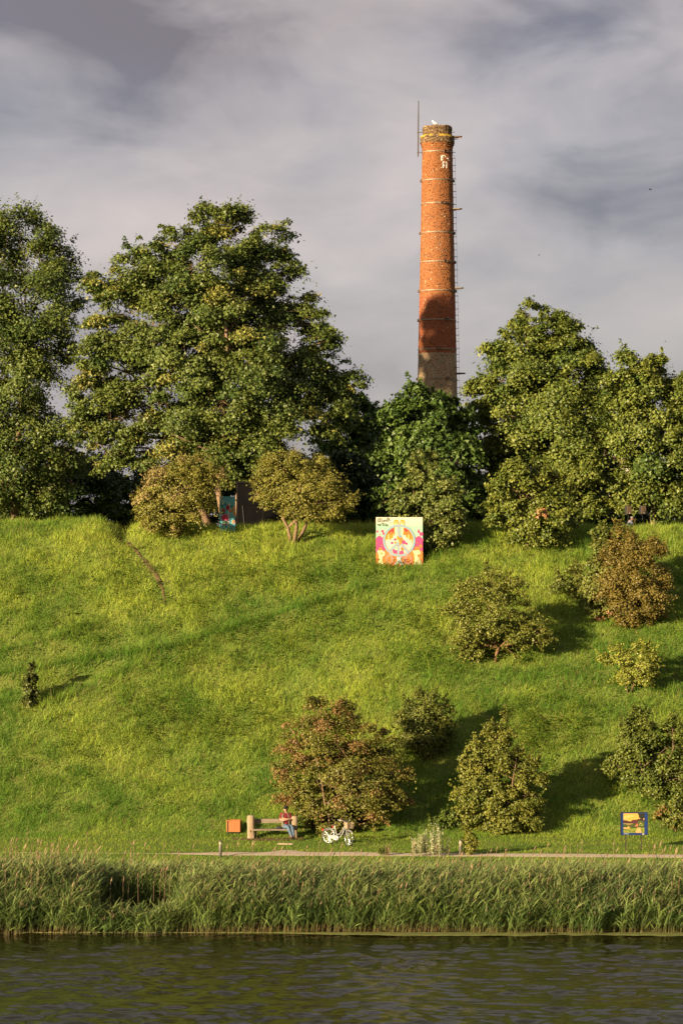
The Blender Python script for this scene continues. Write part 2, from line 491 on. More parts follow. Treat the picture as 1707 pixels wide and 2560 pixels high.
def wildflowers():
    """broad-leaved herbs and yellow umbels scattered in the slope grass"""
    spots = [(430, 1815, 30, .6), (640, 1800, 26, .6), (500, 1640, 20, .5), (700, 1620, 20, .5), (560, 1830, 22, .7), (380, 1790, 24, .5), (180, 1580, 22, .5),
             (620, 1590, 20, .4), (1080, 1650, 26, .3), (1330, 1840, 40, .7), (1390, 1820, 36, .7), (1170, 1500, 20, .3), (150, 1890, 18, .5), (480, 1500, 22, .4),
             (740, 1450, 30, .4), (600, 1440, 26, .4), (300, 1460, 22, .4), (820, 1560, 26, .5), (940, 1440, 22, .4), (60, 1480, 22, .3), (1030, 1560, 28, .3)]
    Ps, kind = [], []
    for px, py, n, y in spots:
        c = at(px, py)
        for _ in range(int(n * 5)):
            x = c.x + rng.normal(0, 1.0); yy = c.y + rng.normal(0, .8)
            Ps.append((x, yy)); kind.append(rng.random() < y)
    for _ in range(3600):
        Ps.append((rng.uniform(-19, 19), rng.uniform(114, 132))); kind.append(rng.random() < .22)
    Ps = np.array(Ps); kind = np.array(kind)
    n = 10
    base = np.repeat(Ps, n, 0); kd = np.repeat(kind, n)
    hgt = np.repeat(rng.uniform(.18, .52, len(Ps)), n)
    N = len(base)
    base = base + rng.normal(0, .06, (N, 2))
    fr = rng.uniform(.25, 1.0, N) ** .7
    fl = kd & (fr > .80)
    Z = G(base[:, 0], base[:, 1]) + hgt * fr
    az = rng.uniform(0, 2 * np.pi, N)
    l = np.where(fl, .05, .11) * rng.uniform(.7, 1.3, N)
    A = np.stack([np.cos(az), np.sin(az), rng.uniform(-.3, .6, N)], -1) * l[:, None]
    S = np.stack([-np.sin(az), np.cos(az), rng.uniform(-.3, .3, N)], -1) * (l * .32)[:, None]
    V = kites(np.concatenate([base, Z[:, None]], 1), A, S, 0, 0)
    t = rng.random(N)
    c = np.where(fl[:, None], mixc((.46, .40, .03), (.34, .34, .04), t), np.where(kd[:, None], mixc((.13, .19, .02), (.20, .23, .03), t), mixc((.09, .18, .02), (.17, .27, .03), t)))
    tag(link('wildflowers', mesh_np('wildflowers', V.reshape(-1, 3), np.arange(N * 4).reshape(N, 4), np.repeat(c, 4, 0)), m_blade),
        'yellow wildflowers and broad leaved herbs among the slope grass', 'wildflowers', kind='stuff')
wildflowers()

def reeds():
    N = 15500
    X = rng.uniform(-17, 17, N); Y = 89.25 + 9.2 * rng.random(N) ** 1.35
    px = X / Y * F + CX
    Y = Y + .9 * (fbm(X / 1.6, X * 0, 203, 4) - .5) * np.clip((91 - Y) / 1.5, 0, 1) + rng.normal(0, .08, N)
    hole = np.exp(-((px - 330) / 95) ** 2)
    keep = ~((hole * (.7 + .6 * rng.random(N)) > .33) & (Y > 89.75) & (Y < 92.2))
    X, Y, px, hole = X[keep], Y[keep], px[keep], hole[keep]; N = len(X)
    Zb = np.maximum(G(X, Y), -.15) - .03
    front = np.clip((Y - 89.2) / 1.5, 0, 1)
    cl = fbm(X / .9, Y / .9, 211, 3)
    H = (1.05 + .62 * front - .35 * np.clip((Y - 94) / 4.5, 0, 1)) * (.82 + .36 * cl) * rng.uniform(.85, 1.12, N)
    H *= np.interp(px, [-200, 150, 300, 450, 1707], [1.12, 1.08, .98, .98, 1.0])
    H = np.where((hole > .3) & (Y < 89.9), H * .75, H)
    cap = HC - (2176 + rng.normal(0, 9, N) - 14 * (px < 230) - HZ) / F * Y - Zb
    H = np.clip(np.minimum(H, cap), .35, None)
    lean = .10 + .20 * cl + rng.normal(0, .09, N)
    lx, ly = lean * H, rng.normal(-.05, .12, N) * H
    B = np.stack([X, Y, Zb], -1)
    def along(s, B=B, H=H, lx=lx, ly=ly):
        return B + np.stack([lx * s ** 2, ly * s ** 2, H * (s - .06 * s ** 2)], -1)
    VV, CC, FF = [], [], []
    off = 0
    # stems: three-sided rods in two lengths
    ss = [np.zeros(N), np.full(N, .2), np.full(N, .6), np.full(N, 1.)]
    ring = [(np.cos(a), np.sin(a)) for a in (0, 2.09, 4.19)]
    V = np.empty((N, 12, 3), np.float32)
    for k, s in enumerate(ss):
        p = along(s)
        r = .0075 * (1 - .6 * s)
        for j, (cx_, sx_) in enumerate(ring):
            V[:, k * 3 + j] = p + np.stack([r * cx_, r * sx_, 0 * r], -1)
    fs = []
    for k in range(3):
        for j in range(3):
            fs.append((k * 3 + j, k * 3 + (j + 1) % 3, (k + 1) * 3 + (j + 1) % 3, (k + 1) * 3 + j))
    FF.append((np.arange(N)[:, None, None] * 12 + np.array(fs)[None]).reshape(-1, 4)); VV.append(V.reshape(-1, 3))
    green = mixc((.10, .15, .045), (.16, .20, .05), rng.random(N))
    rust = mixc((.30, .13, .04), (.20, .12, .05), rng.random(N))
    C = np.empty((N, 12, 3), np.float32); C[:, :3] = rust[:, None]; C[:, 3:6] = (rust * .45 + green * .55)[:, None]; C[:, 6:] = green[:, None]
    CC.append(C.reshape(-1, 3)); off += N * 12
    # leaves
    nl = 9
    M = N * nl
    s = np.tile(np.linspace(.26, .97, nl), N) + rng.normal(0, .03, M)
    s = np.clip(s, .12, 1)
    R = lambda a: np.repeat(a, nl, 0)
    p = along(s, R(B), R(H), R(lx), R(ly))
    az = rng.normal(0, .95, M) + np.where(rng.random(M) < .22, np.pi, 0)
    l = rng.uniform(.38, .72, M) * (1 - .30 * np.abs(s - .6))
    up = rng.uniform(.9, 2.4, M)
    A = norm(np.stack([np.cos(az), np.sin(az), up], -1)) * l[:, None]
    bow = np.stack([np.cos(az) * .35, np.sin(az) * .35, -rng.uniform(.05, .55, M)], -1) * (l * .5)[:, None]
    S = np.stack([-np.sin(az), np.cos(az), .4 * rng.normal(0, 1, M)], -1) * (rng.uniform(.010, .021, M))[:, None]
    V = kites(p, A, S, 0, bow)
    t = np.clip(R(cl) + rng.normal(0, .25, M), 0, 1)
    c = mixc((.062, .118, .030), (.190, .245, .060), t) * rng.uniform(.8, 1.2, M)[:, None]
    brn = np.clip((s - .78) * 3, 0, .5) * rng.random(M)
    c = c * (1 - brn[:, None]) + np.array([.21, .165, .085])[None] * brn[:, None]
    VV.append(V.reshape(-1, 3)); CC.append(np.repeat(c, 4, 0)); FF.append(np.arange(M * 4).reshape(M, 4) + off); off += M * 4
    # plumes: soft brown spindles at the tips
    k = np.where(rng.random(N) < .3)[0]
    for turn in (0, 1.1, 2.2):
        tip = along(np.full(N, .96))[k]
        l = rng.uniform(.10, .22, len(k))
        A = norm(np.stack([lx[k] / H[k] * 1.8, ly[k] / H[k], np.ones(len(k))], -1)) * l[:, None]
        S = np.stack([np.cos(turn) * np.ones(len(k)), np.sin(turn) * np.ones(len(k)), 0 * l], -1) * (.012 + .012 * rng.random(len(k)))[:, None]
        V = kites(tip, A, S, 0, 0)
        c = mixc((.16, .12, .075), (.25, .17, .10), rng.random(len(k)))
        VV.append(V.reshape(-1, 3)); CC.append(np.repeat(c, 4, 0)); FF.append(np.arange(len(k) * 4).reshape(-1, 4) + off); off += len(k) * 4
    # last year's pale stalks standing above the green
    n = 420
    x = np.concatenate([rng.uniform(-14, 13, n - 70), rng.normal(-10.4, .8, 70)]); y = rng.uniform(89.6, 97, n)
    zb = G(x, y)
    h = rng.uniform(1.35, 1.85, n); h[-70:] += rng.uniform(0, .45, 70)
    dx = rng.normal(.06, .06, n)
    for turn in (0, 1.57):
        S = np.stack([np.full(n, np.cos(turn)), np.full(n, np.sin(turn)), np.zeros(n)], -1) * .007
        V = np.stack([np.stack([x, y, zb], -1) - S, np.stack([x, y, zb], -1) + S, np.stack([x + dx, y, zb + h], -1) + S, np.stack([x + dx, y, zb + h], -1) - S], 1)
        c = mixc((.34, .25, .14), (.26, .17, .10), rng.random(n))
        VV.append(V.reshape(-1, 3)); CC.append(np.repeat(c, 4, 0)); FF.append(np.arange(n * 4).reshape(-1, 4) + off); off += n * 4
        V = kites(np.stack([x + dx, y, zb + h - .05], -1), np.stack([dx * .5 + .03, 0 * x, rng.uniform(.12, .25, n)], -1), S * 3.2, 0, 0)
        VV.append(V.reshape(-1, 3)); CC.append(np.repeat(c * 1.1, 4, 0)); FF.append(np.arange(n * 4).reshape(-1, 4) + off); off += n * 4
    tag(link('reeds', mesh_np('reeds', np.concatenate(VV), np.concatenate(FF), np.concatenate(CC)), m_reed),
        'dense bed of leaning green reeds along the water edge', 'reeds', kind='stuff')
    # floating weed in front of the reeds
    xs_ = np.arange(-15, 16, .12); k = 7
    wd = np.interp(xs_ / 89 * F + CX, [-400, 300, 700, 880, 1100, 1707, 2100], [.02, .03, .10, .42, .62, .66, .6]) * (.75 + .5 * fbm(xs_ / .8, xs_ * 0, 231, 3))
    tt = np.linspace(0, 1, k)
    XX = np.repeat(xs_[:, None], k, 1); YY = 89.55 - tt[None] * (wd[:, None] + .15 * np.clip(wd[:, None] / .2, 0, 1))
    ZZ = .030 + .012 * fbm(XX / .15, YY / .1, 233, 2) - .022 * tt[None] ** 6
    V = np.stack([XX, YY, ZZ], -1).reshape(-1, 3)
    i = np.arange((len(xs_) - 1) * (k - 1)); a = (i // (k - 1)) * k + i % (k - 1)
    tag(link('floating_weed', mesh_np('floating_weed', V, np.stack([a, a + 1, a + k + 1, a + k], -1), smooth=True),
             mat('floating_weed', (.16, .17, .05), .6, .3, noise=(5, .8, (.09, .10, .03)), bump=(30, .01))),
        'pale green floating weed at the foot of the reeds', 'water weed', kind='stuff')
reeds()

# ------------------------------------------------------------------ trees and bushes
m_bark = mat('bark', attr=True, rough=.9, spec=.15, bump=(14, .03))
def tree(name, label, cat, base, D, lobes, nleaf, leaf, pal, trunk_r, group=None, clump=(.42, .8), flat=.6, bark=(.16, .105, .065),
         stems=1, sparse=.0, depth=1.0, dm=.0, leafw=.42, seed=0, up=.55, tint=None, twig=1.0, bare=.0, dens=.30, sig=.43, shoots=45, shoot_len=(1.2, 2.6)):
    """lobes in photo pixels (column, row, radius[, row radius]) at distance D; leaves gather in clumps on the lobes' shells"""
    R = np.random.default_rng(1000 + seed)
    root = empty(name, base)
    tag(root, label, cat, group)
    b = np.array(base)
    Ls = []
    for lb in lobes:
        r = .93 * lb[2] / F * D; rz = .93 * (lb[3] if len(lb) > 3 else lb[2]) / F * D
        p = P(lb[0], lb[1], D)
        Ls.append((p.x, p.y + (R.uniform(-.7, .4) if len(lb) < 5 else lb[4]) * r * depth, p.z, r, rz))
    Ls = np.array(Ls)
    ctr = Ls[:, :3].mean(0)
    # clump centres
    cc, cr, cl = [], [], []
    for i, (x, y, z, r, rz) in enumerate(Ls):
        rc0 = np.clip(r * .34, clump[0] * .6, clump[1])
        n = int(max(5, 8.5 * (r / rc0) ** 2 * dens))
        d = norm(R.normal(0, 1, (n * 2, 3)))[:n]
        f = np.where(R.random(n) < .16, R.uniform(.95, 1.28, n), R.uniform(.35, 1.0, n) ** .6)
        p = np.array([x, y, z]) + d * f[:, None] * np.array([r, r * depth, rz])
        ins = np.zeros(n, bool)
        for j, (x2, y2, z2, r2, rz2) in enumerate(Ls):
            if j != i:
                q = (p - np.array([x2, y2, z2])) / np.array([r2, r2 * depth, rz2])
                ins |= (q ** 2).sum(1) < .55
        k = ~ins | (R.random(n) < .30)
        k &= R.random(n) > sparse
        cc.append(p[k]); cr.append(rc0 * np.exp(R.normal(0, .30, k.sum())) * np.where(f[k] > 1, .7, 1)); cl.append(np.full(k.sum(), i))
    cc = np.concatenate(cc); cr = np.concatenate(cr); cl = np.concatenate(cl)
    g0 = G(cc[:, 0], cc[:, 1])
    k = cc[:, 2] > g0 + .1
    cc, cr, cl = cc[k], cr[k], cl[k]
    # limbs: from the trunk to each lobe, twigs from there to the clumps
    top = Ls[np.argmax(Ls[:, 2])]
    ht = ctr[2] + (top[2] - ctr[2]) * .25 - b[2]
    tr = []
    bk = lambda: tuple(np.array(bark) * R.uniform(.75, 1.25))
    nst = max(1, stems)
    for s in range(nst):
        a = 2 * math.pi * s / nst + R.uniform(0, 1)
        o = np.array([math.cos(a), math.sin(a), 0]) * (trunk_r * 1.4 if nst > 1 else 0)
        tgt = np.array([ctr[0], ctr[1], b[2] + ht]) + (np.array([math.cos(a), math.sin(a), 0]) * .3 * np.ptp(Ls[:, 0]) if nst > 1 else 0) * np.array([1, .6, 1]) if nst > 1 else np.array([ctr[0], ctr[1], b[2] + ht])
        pts = []
        n = 7
        for q in range(n + 1):
            f = q / n
            p = (b + o) * (1 - f) + tgt * f + np.array([R.normal(0, .5), R.normal(0, .5), 0]) * trunk_r * 1.6 * math.sin(math.pi * f)
            p[2] = b[2] - .12 + (tgt[2] - b[2] + .12) * f
            pts.append(p)
        rr = [trunk_r * (1.35 if q == 0 else 1) * (1 - .72 * (q / n) ** .9) for q in range(n + 1)]
        tr.append((pts, rr))
        MB().tube([Vector(p) - Vector(base) for p in pts], rr, 8, bk()).build('trunk', m_bark, root, True)
    for i in range(len(Ls)):
        mine = np.where(cl == i)[0]
        if not len(mine): continue
        pts, rr = tr[i % nst]
        lz = Ls[i][2]
        q = int(np.clip(np.searchsorted([p[2] for p in pts], lz - .55 * np.hypot(Ls[i][0] - ctr[0], Ls[i][1] - ctr[1]) - .2), 2, len(pts) - 2)) if b[2] < lz else 2
        s0 = np.array(pts[q]); e0 = Ls[i][:3]
        r0 = min(rr[q] * .62, trunk_r * .5)
        dist = np.linalg.norm(e0 - s0)
        mid = s0 * .5 + e0 * .5 + R.normal(0, .06, 3) * dist + np.array([0, 0, .13 * dist])
        c = bk()
        mb = MB()
        lim = [s0, s0 * .75 + mid * .25 + R.normal(0, .02, 3) * dist, mid, mid * .4 + e0 * .6 + R.normal(0, .03, 3) * dist, e0]
        mb.tube([Vector(p) - Vector(base) for p in lim], [r0, r0 * .85, r0 * .65, r0 * .5, r0 * .34], 6, c)
        for j in mine:
            if R.random() > .75 * twig: continue
            st = lim[R.integers(2, 5)]
            en = cc[j] + (np.array([0, 0, cr[j] * .2]) if R.random() > bare else norm(cc[j] - ctr) * cr[j] * 1.1)
            m_ = st * .5 + en * .5 + R.normal(0, .08, 3) * np.linalg.norm(en - st)
            mb.tube([Vector(p) - Vector(base) for p in (st, m_, en)], [r0 * .26, r0 * .17, r0 * .06 + .003], 4, c, cap=False)
        mb.build('limb', m_bark, root, True)
    # leaves
    w = cr ** 2; w /= w.sum()
    idx = R.choice(len(cc), nleaf, p=w)
    u = R.normal(0, sig, (nleaf, 3))
    oc = norm((cc - ctr) * np.array([1, 1, .5]) + R.normal(0, .5, cc.shape))      # each spray stretches outwards along its twig
    st = R.uniform(.9, 1.7, len(cc))
    u[:, 2] *= flat
    u = u + oc[idx] * ((u * oc[idx]).sum(1) * (st[idx] - 1))[:, None]
    u[:, 2] -= .30 * (u[:, 0] ** 2 + u[:, 1] ** 2)
    pos = cc[idx] + u * cr[idx][:, None] * 1.1
    stray = R.random(nleaf) < .06
    pos[stray] += R.normal(0, .22, (stray.sum(), 3)) * cr[idx][stray][:, None] * 1.6
    if shoots:                                          # stray shoots that break the outline
        far = np.linalg.norm((cc - ctr) / np.maximum(np.ptp(cc, axis=0), .1), axis=1)
        sh = R.choice(len(cc), shoots, p=far ** 2 / (far ** 2).sum())
        m_ = 26
        dr = norm(norm(cc[sh] - ctr) + np.array([0, 0, .55]) + R.normal(0, .35, (shoots, 3)))
        ln = cr[sh] * R.uniform(*shoot_len, shoots)
        f_ = np.tile(np.linspace(.2, 1, m_), shoots)
        sp = np.repeat(cc[sh], m_, 0) + np.repeat(dr * ln[:, None], m_, 0) * f_[:, None] + R.normal(0, 1, (shoots * m_, 3)) * (np.repeat(cr[sh], m_) * .20 * (1.2 - .8 * f_))[:, None]
        pos = np.concatenate([pos, sp]); idx = np.concatenate([idx, np.repeat(sh, m_)]); u = np.concatenate([u, np.repeat(dr, m_, 0)])
    k = pos[:, 2] > G(pos[:, 0], pos[:, 1]) + .03
    pos, idx, u = pos[k], idx[k], u[k]; n = len(pos)
    out = norm(pos - ctr)
    nr = norm(R.normal(0, .62, (n, 3)) + up * np.array([0, 0, 1]) + .50 * out + .35 * norm(u))
    ax = np.cross(nr, norm(R.normal(0, 1, (n, 3)))); ax = norm(ax); ax[:, 2] -= .25; ax = norm(ax)
    sd = norm(np.cross(nr, ax))
    l = leaf * R.uniform(.65, 1.3, n)
    V = tris(pos - ax * (l * .5)[:, None], ax * l[:, None], sd * (l * leafw * 1.25)[:, None])
    hue = np.clip(R.normal(.5, .22, len(cc)), 0, 1)[idx] * .55 + R.random(n) * .45
    c = mixc(pal[0], pal[1], np.clip((hue - .5) * 1.35 + .5, 0, 1))
    if tint is not None:                                # some clumps turned rusty or pale
        sel = (R.random(len(cc)) < tint[1])[idx] & (R.random(n) < .75)
        c[sel] = np.array(tint[0])[None] * R.uniform(.7, 1.2, sel.sum())[:, None]
    c = c * R.uniform(.8, 1.2, n)[:, None]
    o = link('crown', mesh_np('crown', V.reshape(-1, 3) - b[None], np.arange(n * 3).reshape(n, 3), np.repeat(c, 3, 0)), m_leaf, root)
    o['kind'] = 'stuff'
    return root

MAPLE = ((.046, .082, .017), (.140, .165, .030))
LIME = ((.056, .098, .017), (.190, .205, .034))
GREEN = ((.045, .100, .018), (.105, .170, .030))
DEEP = ((.024, .052, .012), (.055, .090, .018))
OLIVE = ((.135, .140, .024), (.250, .225, .045))
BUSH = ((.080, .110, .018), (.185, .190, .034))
def on(px, D): 
    x = (px - CX) / F * D
    return (x, D, gz(x, D) - .05)

tree('broadleaf_tree', 'tall airy broadleaf tree with upright crown beside the domed maple', 'tree', on(30, 148), 148,
     [(50, 590, 85), (-40, 570, 80), (120, 600, 50), (150, 690, 55), (60, 720, 120), (175, 775, 42), (-60, 720, 110), (110, 830, 95), (-20, 860, 110), (165, 880, 40),
      (40, 960, 95), (-70, 1000, 120), (60, 1060, 85), (130, 1110, 70), (170, 1150, 45), (20, 1170, 110), (110, 1220, 75), (-80, 1200, 120)],
     135000, .135, MAPLE, .26, clump=(.45, .75), sparse=.05, dens=.33, sig=.44, seed=1, shoots=60, twig=1.0, bare=.15)
tree('maple_tree', 'huge domed maple tree with broad dense crown and several bare inner limbs', 'tree', on(560, 139), 139,
     [(520, 555, 48), (590, 590, 85), (660, 610, 70), (430, 610, 62), (390, 640, 55), (700, 670, 50), (320, 690, 75), (480, 680, 90), (610, 700, 100), (255, 715, 48), (680, 760, 75),
      (380, 780, 105), (270, 820, 70), (540, 820, 105), (700, 850, 90), (800, 860, 55), (230, 900, 55), (340, 930, 100), (470, 940, 95), (620, 960, 110), (760, 960, 85), (840, 930, 42),
      (220, 1000, 55), (280, 1050, 70), (420, 1080, 100), (560, 1090, 100), (700, 1080, 100), (820, 1040, 70), (330, 1120, 55), (640, 1160, 65), (500, 1150, 60), (740, 765, 50), (775, 815, 48), (870, 960, 40), (520, 690, 85, 85, -1.3), (570, 820, 90, 90, -1.3), (470, 900, 90, 90, -1.3), (640, 900, 90, 90, -1.2), (560, 1010, 90, 90, -1.3), (400, 860, 80, 80, -1.2), (575, 1160, 55, 50, -1.6), (840, 1000, 50), (790, 920, 60), (250, 950, 58), (265, 1125, 60), (215, 1060, 45)],
     320000, .135, MAPLE, .22, stems=3, clump=(.5, .85), flat=.5, sparse=.0, dens=.31, sig=.41, seed=2, shoots=60, bare=.15, tint=((.22, .21, .045), .12))
tree('young_maple', 'deep green maple standing between the domed maple and the chimney', 'tree', on(905, 150), 150,
     [(895, 1030, 45, 60), (930, 1060, 50), (860, 1090, 60), (920, 1130, 70), (880, 1190, 80), (960, 1200, 60), (900, 1260, 70)],
     42000, .20, GREEN, .22, seed=3, clump=(.45, .75))
tree('young_maple', 'dark green maple rising right in front of the chimney base', 'tree', on(1040, 139.5), 139.5,
     [(1030, 1000, 42, 45), (1080, 1030, 50), (990, 1040, 42), (1120, 1030, 40, 45), (1050, 1080, 80), (1150, 1080, 55), (1000, 1120, 65), (1110, 1140, 80), (1050, 1200, 80), (1150, 1210, 65), (1000, 1250, 60)],
     60000, .20, ((.036, .078, .015), (.10, .145, .024)), .24, seed=4, clump=(.45, .75))
tree('maple_tree', 'bright yellow green maple with pointed crown beside the chimney', 'tree', on(1370, 142), 142,
     [(1325, 800, 48, 62), (1280, 850, 42), (1380, 830, 48), (1420, 860, 55), (1320, 900, 80), (1225, 870, 20, 16), (1450, 930, 70), (1260, 950, 60), (1190, 965, 32, 24), (1370, 980, 95), (1490, 970, 50),
      (1270, 1040, 75), (1210, 1020, 40), (1450, 1050, 85), (1350, 1090, 90), (1240, 1110, 60), (1510, 1080, 55), (1420, 1160, 90), (1310, 1180, 80), (1500, 1180, 65), (1390, 1240, 80), (1480, 1250, 60)],
     185000, .142, LIME, .2, clump=(.45, .75), sparse=.08, seed=5)
tree('maple_tree', 'bushy maple with jagged top behind the two loudspeakers', 'tree', on(1640, 140), 140,
     [(1575, 920, 42, 50), (1630, 930, 42, 50), (1690, 985, 45), (1550, 980, 50), (1620, 1010, 75), (1720, 1060, 60), (1580, 1090, 70), (1660, 1110, 75), (1730, 1160, 60), (1600, 1180, 70), (1680, 1210, 70), (1560, 1230, 50)],
     115000, .142, LIME, .2, clump=(.45, .75), sparse=.08, seed=6)
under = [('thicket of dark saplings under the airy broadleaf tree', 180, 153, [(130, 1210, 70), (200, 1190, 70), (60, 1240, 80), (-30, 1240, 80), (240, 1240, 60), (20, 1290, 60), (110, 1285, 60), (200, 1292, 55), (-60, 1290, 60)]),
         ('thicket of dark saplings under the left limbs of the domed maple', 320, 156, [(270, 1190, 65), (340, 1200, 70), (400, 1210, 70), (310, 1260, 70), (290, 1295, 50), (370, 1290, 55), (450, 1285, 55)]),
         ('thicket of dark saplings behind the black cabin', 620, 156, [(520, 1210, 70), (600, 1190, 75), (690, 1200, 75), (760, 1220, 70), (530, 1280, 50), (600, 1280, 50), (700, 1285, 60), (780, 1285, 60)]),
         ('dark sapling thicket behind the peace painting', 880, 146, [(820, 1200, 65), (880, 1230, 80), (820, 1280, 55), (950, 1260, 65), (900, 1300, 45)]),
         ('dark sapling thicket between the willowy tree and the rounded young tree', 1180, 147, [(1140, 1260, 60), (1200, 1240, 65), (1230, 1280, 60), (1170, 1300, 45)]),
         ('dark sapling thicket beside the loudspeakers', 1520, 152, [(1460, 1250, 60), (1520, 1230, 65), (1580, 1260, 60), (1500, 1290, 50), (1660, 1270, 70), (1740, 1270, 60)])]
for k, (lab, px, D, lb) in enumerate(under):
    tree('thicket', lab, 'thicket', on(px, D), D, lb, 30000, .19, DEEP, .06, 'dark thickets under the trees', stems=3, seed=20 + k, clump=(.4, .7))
tree('young_tree', 'slender willowy young tree right behind the peace painting', 'tree', tuple(at(1065, 1362)), 130.8,
     [(1045, 1160, 20, 40), (1080, 1150, 18, 32), (1060, 1210, 50), (1110, 1230, 45), (1020, 1240, 42), (1070, 1275, 60), (1120, 1290, 40), (1000, 1280, 28), (1060, 1325, 55), (1105, 1330, 38)],
     30000, .13, ((.085, .120, .022), (.19, .205, .05)), .06, seed=7, stems=2, clump=(.26, .5), depth=.8)
tree('young_tree', 'rounded young tree with layered yellow green leaves on the crest', 'tree', tuple(at(1325, 1366)), 131.0,
     [(1310, 1185, 45), (1360, 1200, 45), (1280, 1225, 52), (1330, 1240, 60), (1390, 1250, 50), (1250, 1265, 35), (1300, 1290, 62), (1370, 1300, 55), (1425, 1290, 28), (1320, 1335, 50)],
     36000, .13, ((.075, .110, .016), (.185, .195, .030)), .08, seed=8, stems=2, clump=(.26, .5), depth=.8, tint=((.30, .14, .06), .02))
HAW = 'hawthorns on the crest'
tree('hawthorn', 'spreading olive hawthorn with tawny top beside the flower mural', 'hawthorn', tuple(at(440, 1342)), 131.2,
     [(485, 1165, 42), (450, 1185, 38), (520, 1190, 38), (405, 1215, 42), (470, 1230, 55), (522, 1195, 30), (375, 1245, 36), (420, 1265, 52), (480, 1262, 38), (372, 1288, 30), (440, 1305, 42), (395, 1305, 28)],
     62000, .076, OLIVE, .10, HAW, seed=9, stems=3, clump=(.22, .42), depth=.75, tint=((.30, .22, .085), .10), twig=.6)
tree('hawthorn', 'umbrella shaped olive hawthorn with bare forked stems left of the peace painting', 'hawthorn', tuple(at(736, 1356)), 130.3,
     [(700, 1170, 45), (745, 1160, 45), (790, 1175, 45), (675, 1200, 40), (830, 1215, 38), (720, 1215, 60), (790, 1225, 55), (860, 1250, 28), (680, 1245, 35), (750, 1260, 45), (830, 1275, 28), (640, 1235, 18), (790, 1280, 28)],
     60000, .076, OLIVE, .10, HAW, seed=10, stems=3, clump=(.22, .42), depth=.75, twig=.6)
SL = 'bushes on the slope'
def bush(label, base, lobes, n, leaf, pal, r, dd=0.0, **kw):
    b = at(*base)
    tree(kw.pop('name', 'bush'), label, kw.pop('cat', 'bush'), tuple(b), b.y + dd, lobes, n, leaf, pal, r, SL, depth=kw.pop('depth', .8), **kw)
bush('gnarled olive hawthorn with short thick orange trunk on the open slope', (1238, 1654),
     [(1180, 1465, 42), (1230, 1455, 40), (1280, 1480, 45), (1150, 1510, 42), (1220, 1520, 55), (1300, 1535, 45), (1160, 1570, 45), (1330, 1580, 38), (1240, 1580, 55), (1150, 1610, 30), (1290, 1610, 38), (1360, 1600, 22), (1190, 1620, 30)],
     30000, .085, ((.110, .130, .022), (.200, .205, .036)), .09, name='hawthorn', cat='hawthorn', seed=31, shoots=110, clump=(.2, .4), sparse=.22, bark=(.21, .115, .06))
bush('tall rust brown bush just below the crest', (1580, 1565),
     [(1570, 1360, 45), (1620, 1375, 40), (1545, 1400, 45), (1590, 1430, 65), (1640, 1440, 38), (1550, 1470, 55), (1620, 1500, 50), (1575, 1520, 45), (1640, 1530, 28), (1600, 1545, 30)],
     52000, .076, ((.115, .095, .018), (.215, .160, .034)), .07, seed=32, shoots=110, stems=3, clump=(.22, .42))
bush('light green maple shrub with reddish tips leaning against the rust brown bush', (1505, 1535),
     [(1500, 1335, 22, 26), (1540, 1345, 20, 24), (1495, 1385, 36), (1510, 1430, 42), (1490, 1470, 36), (1520, 1500, 42), (1500, 1525, 28)],
     15000, .12, ((.085, .115, .02), (.18, .19, .04)), .05, -.3, seed=33, shoots=110, stems=3, clump=(.22, .4), tint=((.33, .17, .08), .08))
bush('low ragged shrub left of the reddish tipped maple shrub', (1440, 1500), [(1435, 1430, 24), (1410, 1455, 24), (1455, 1465, 30), (1440, 1485, 24)],
     5000, .085, BUSH, .03, seed=34, shoots=20, stems=3, clump=(.18, .3))
bush('small fan shaped yellow green shrub below the rust brown bush', (1572, 1732),
     [(1520, 1648, 20, 16), (1545, 1622, 18), (1600, 1618, 22), (1630, 1645, 18), (1560, 1655, 30), (1605, 1665, 34), (1575, 1692, 32), (1625, 1690, 20)],
     13000, .075, ((.16, .19, .028), (.30, .30, .05)), .03, seed=35, shoots=110, stems=4, clump=(.18, .3), sparse=.15)
bush('large sprawling hawthorn bush turning rusty behind the parked bicycle', (835, 2088),
     [(790, 1775, 38), (850, 1785, 40), (745, 1835, 45), (810, 1845, 60), (900, 1840, 48), (960, 1850, 30), (730, 1905, 48), (800, 1920, 62), (880, 1920, 65), (950, 1910, 48), (1015, 1930, 24, 18), (725, 1975, 42), (790, 1995, 60), (870, 2000, 62), (950, 1990, 55), (1000, 2000, 30), (760, 2045, 42), (840, 2060, 48), (910, 2050, 36), (810, 1960, 60, 60, -1.1), (880, 1960, 55, 55, -1.1), (830, 2030, 50, 50, -1.0)],
     88000, .076, ((.095, .105, .018), (.195, .180, .032)), .045, .55, seed=36, shoots=110, stems=4, clump=(.22, .42), tint=((.25, .140, .055), .24), sparse=.1, name='hawthorn', cat='hawthorn')
bush('round olive bush uphill from the rusty hawthorn', (1062, 1897),
     [(1055, 1760, 36), (1020, 1785, 36), (1095, 1785, 36), (1050, 1815, 48), (1105, 1830, 32), (1015, 1840, 34), (1070, 1855, 42)],
     30000, .076, BUSH, .06, seed=37, shoots=110, stems=3, clump=(.22, .4))
bush('dense yellow olive bush with upright leader shoots near the slope foot', (1255, 2072),
     [(1258, 1785, 13, 30), (1220, 1815, 14, 24), (1255, 1840, 30), (1195, 1865, 34), (1255, 1885, 45), (1165, 1900, 26), (1310, 1905, 36), (1215, 1930, 52), (1285, 1945, 52), (1350, 1945, 22, 16), (1180, 1975, 45), (1245, 1995, 58), (1315, 1990, 42), (1190, 2035, 42), (1260, 2045, 50), (1320, 2035, 34)],
     64000, .088, ((.085, .110, .017), (.210, .205, .034)), .06, -.2, seed=38, shoots=110, stems=4, clump=(.22, .42), depth=.8)
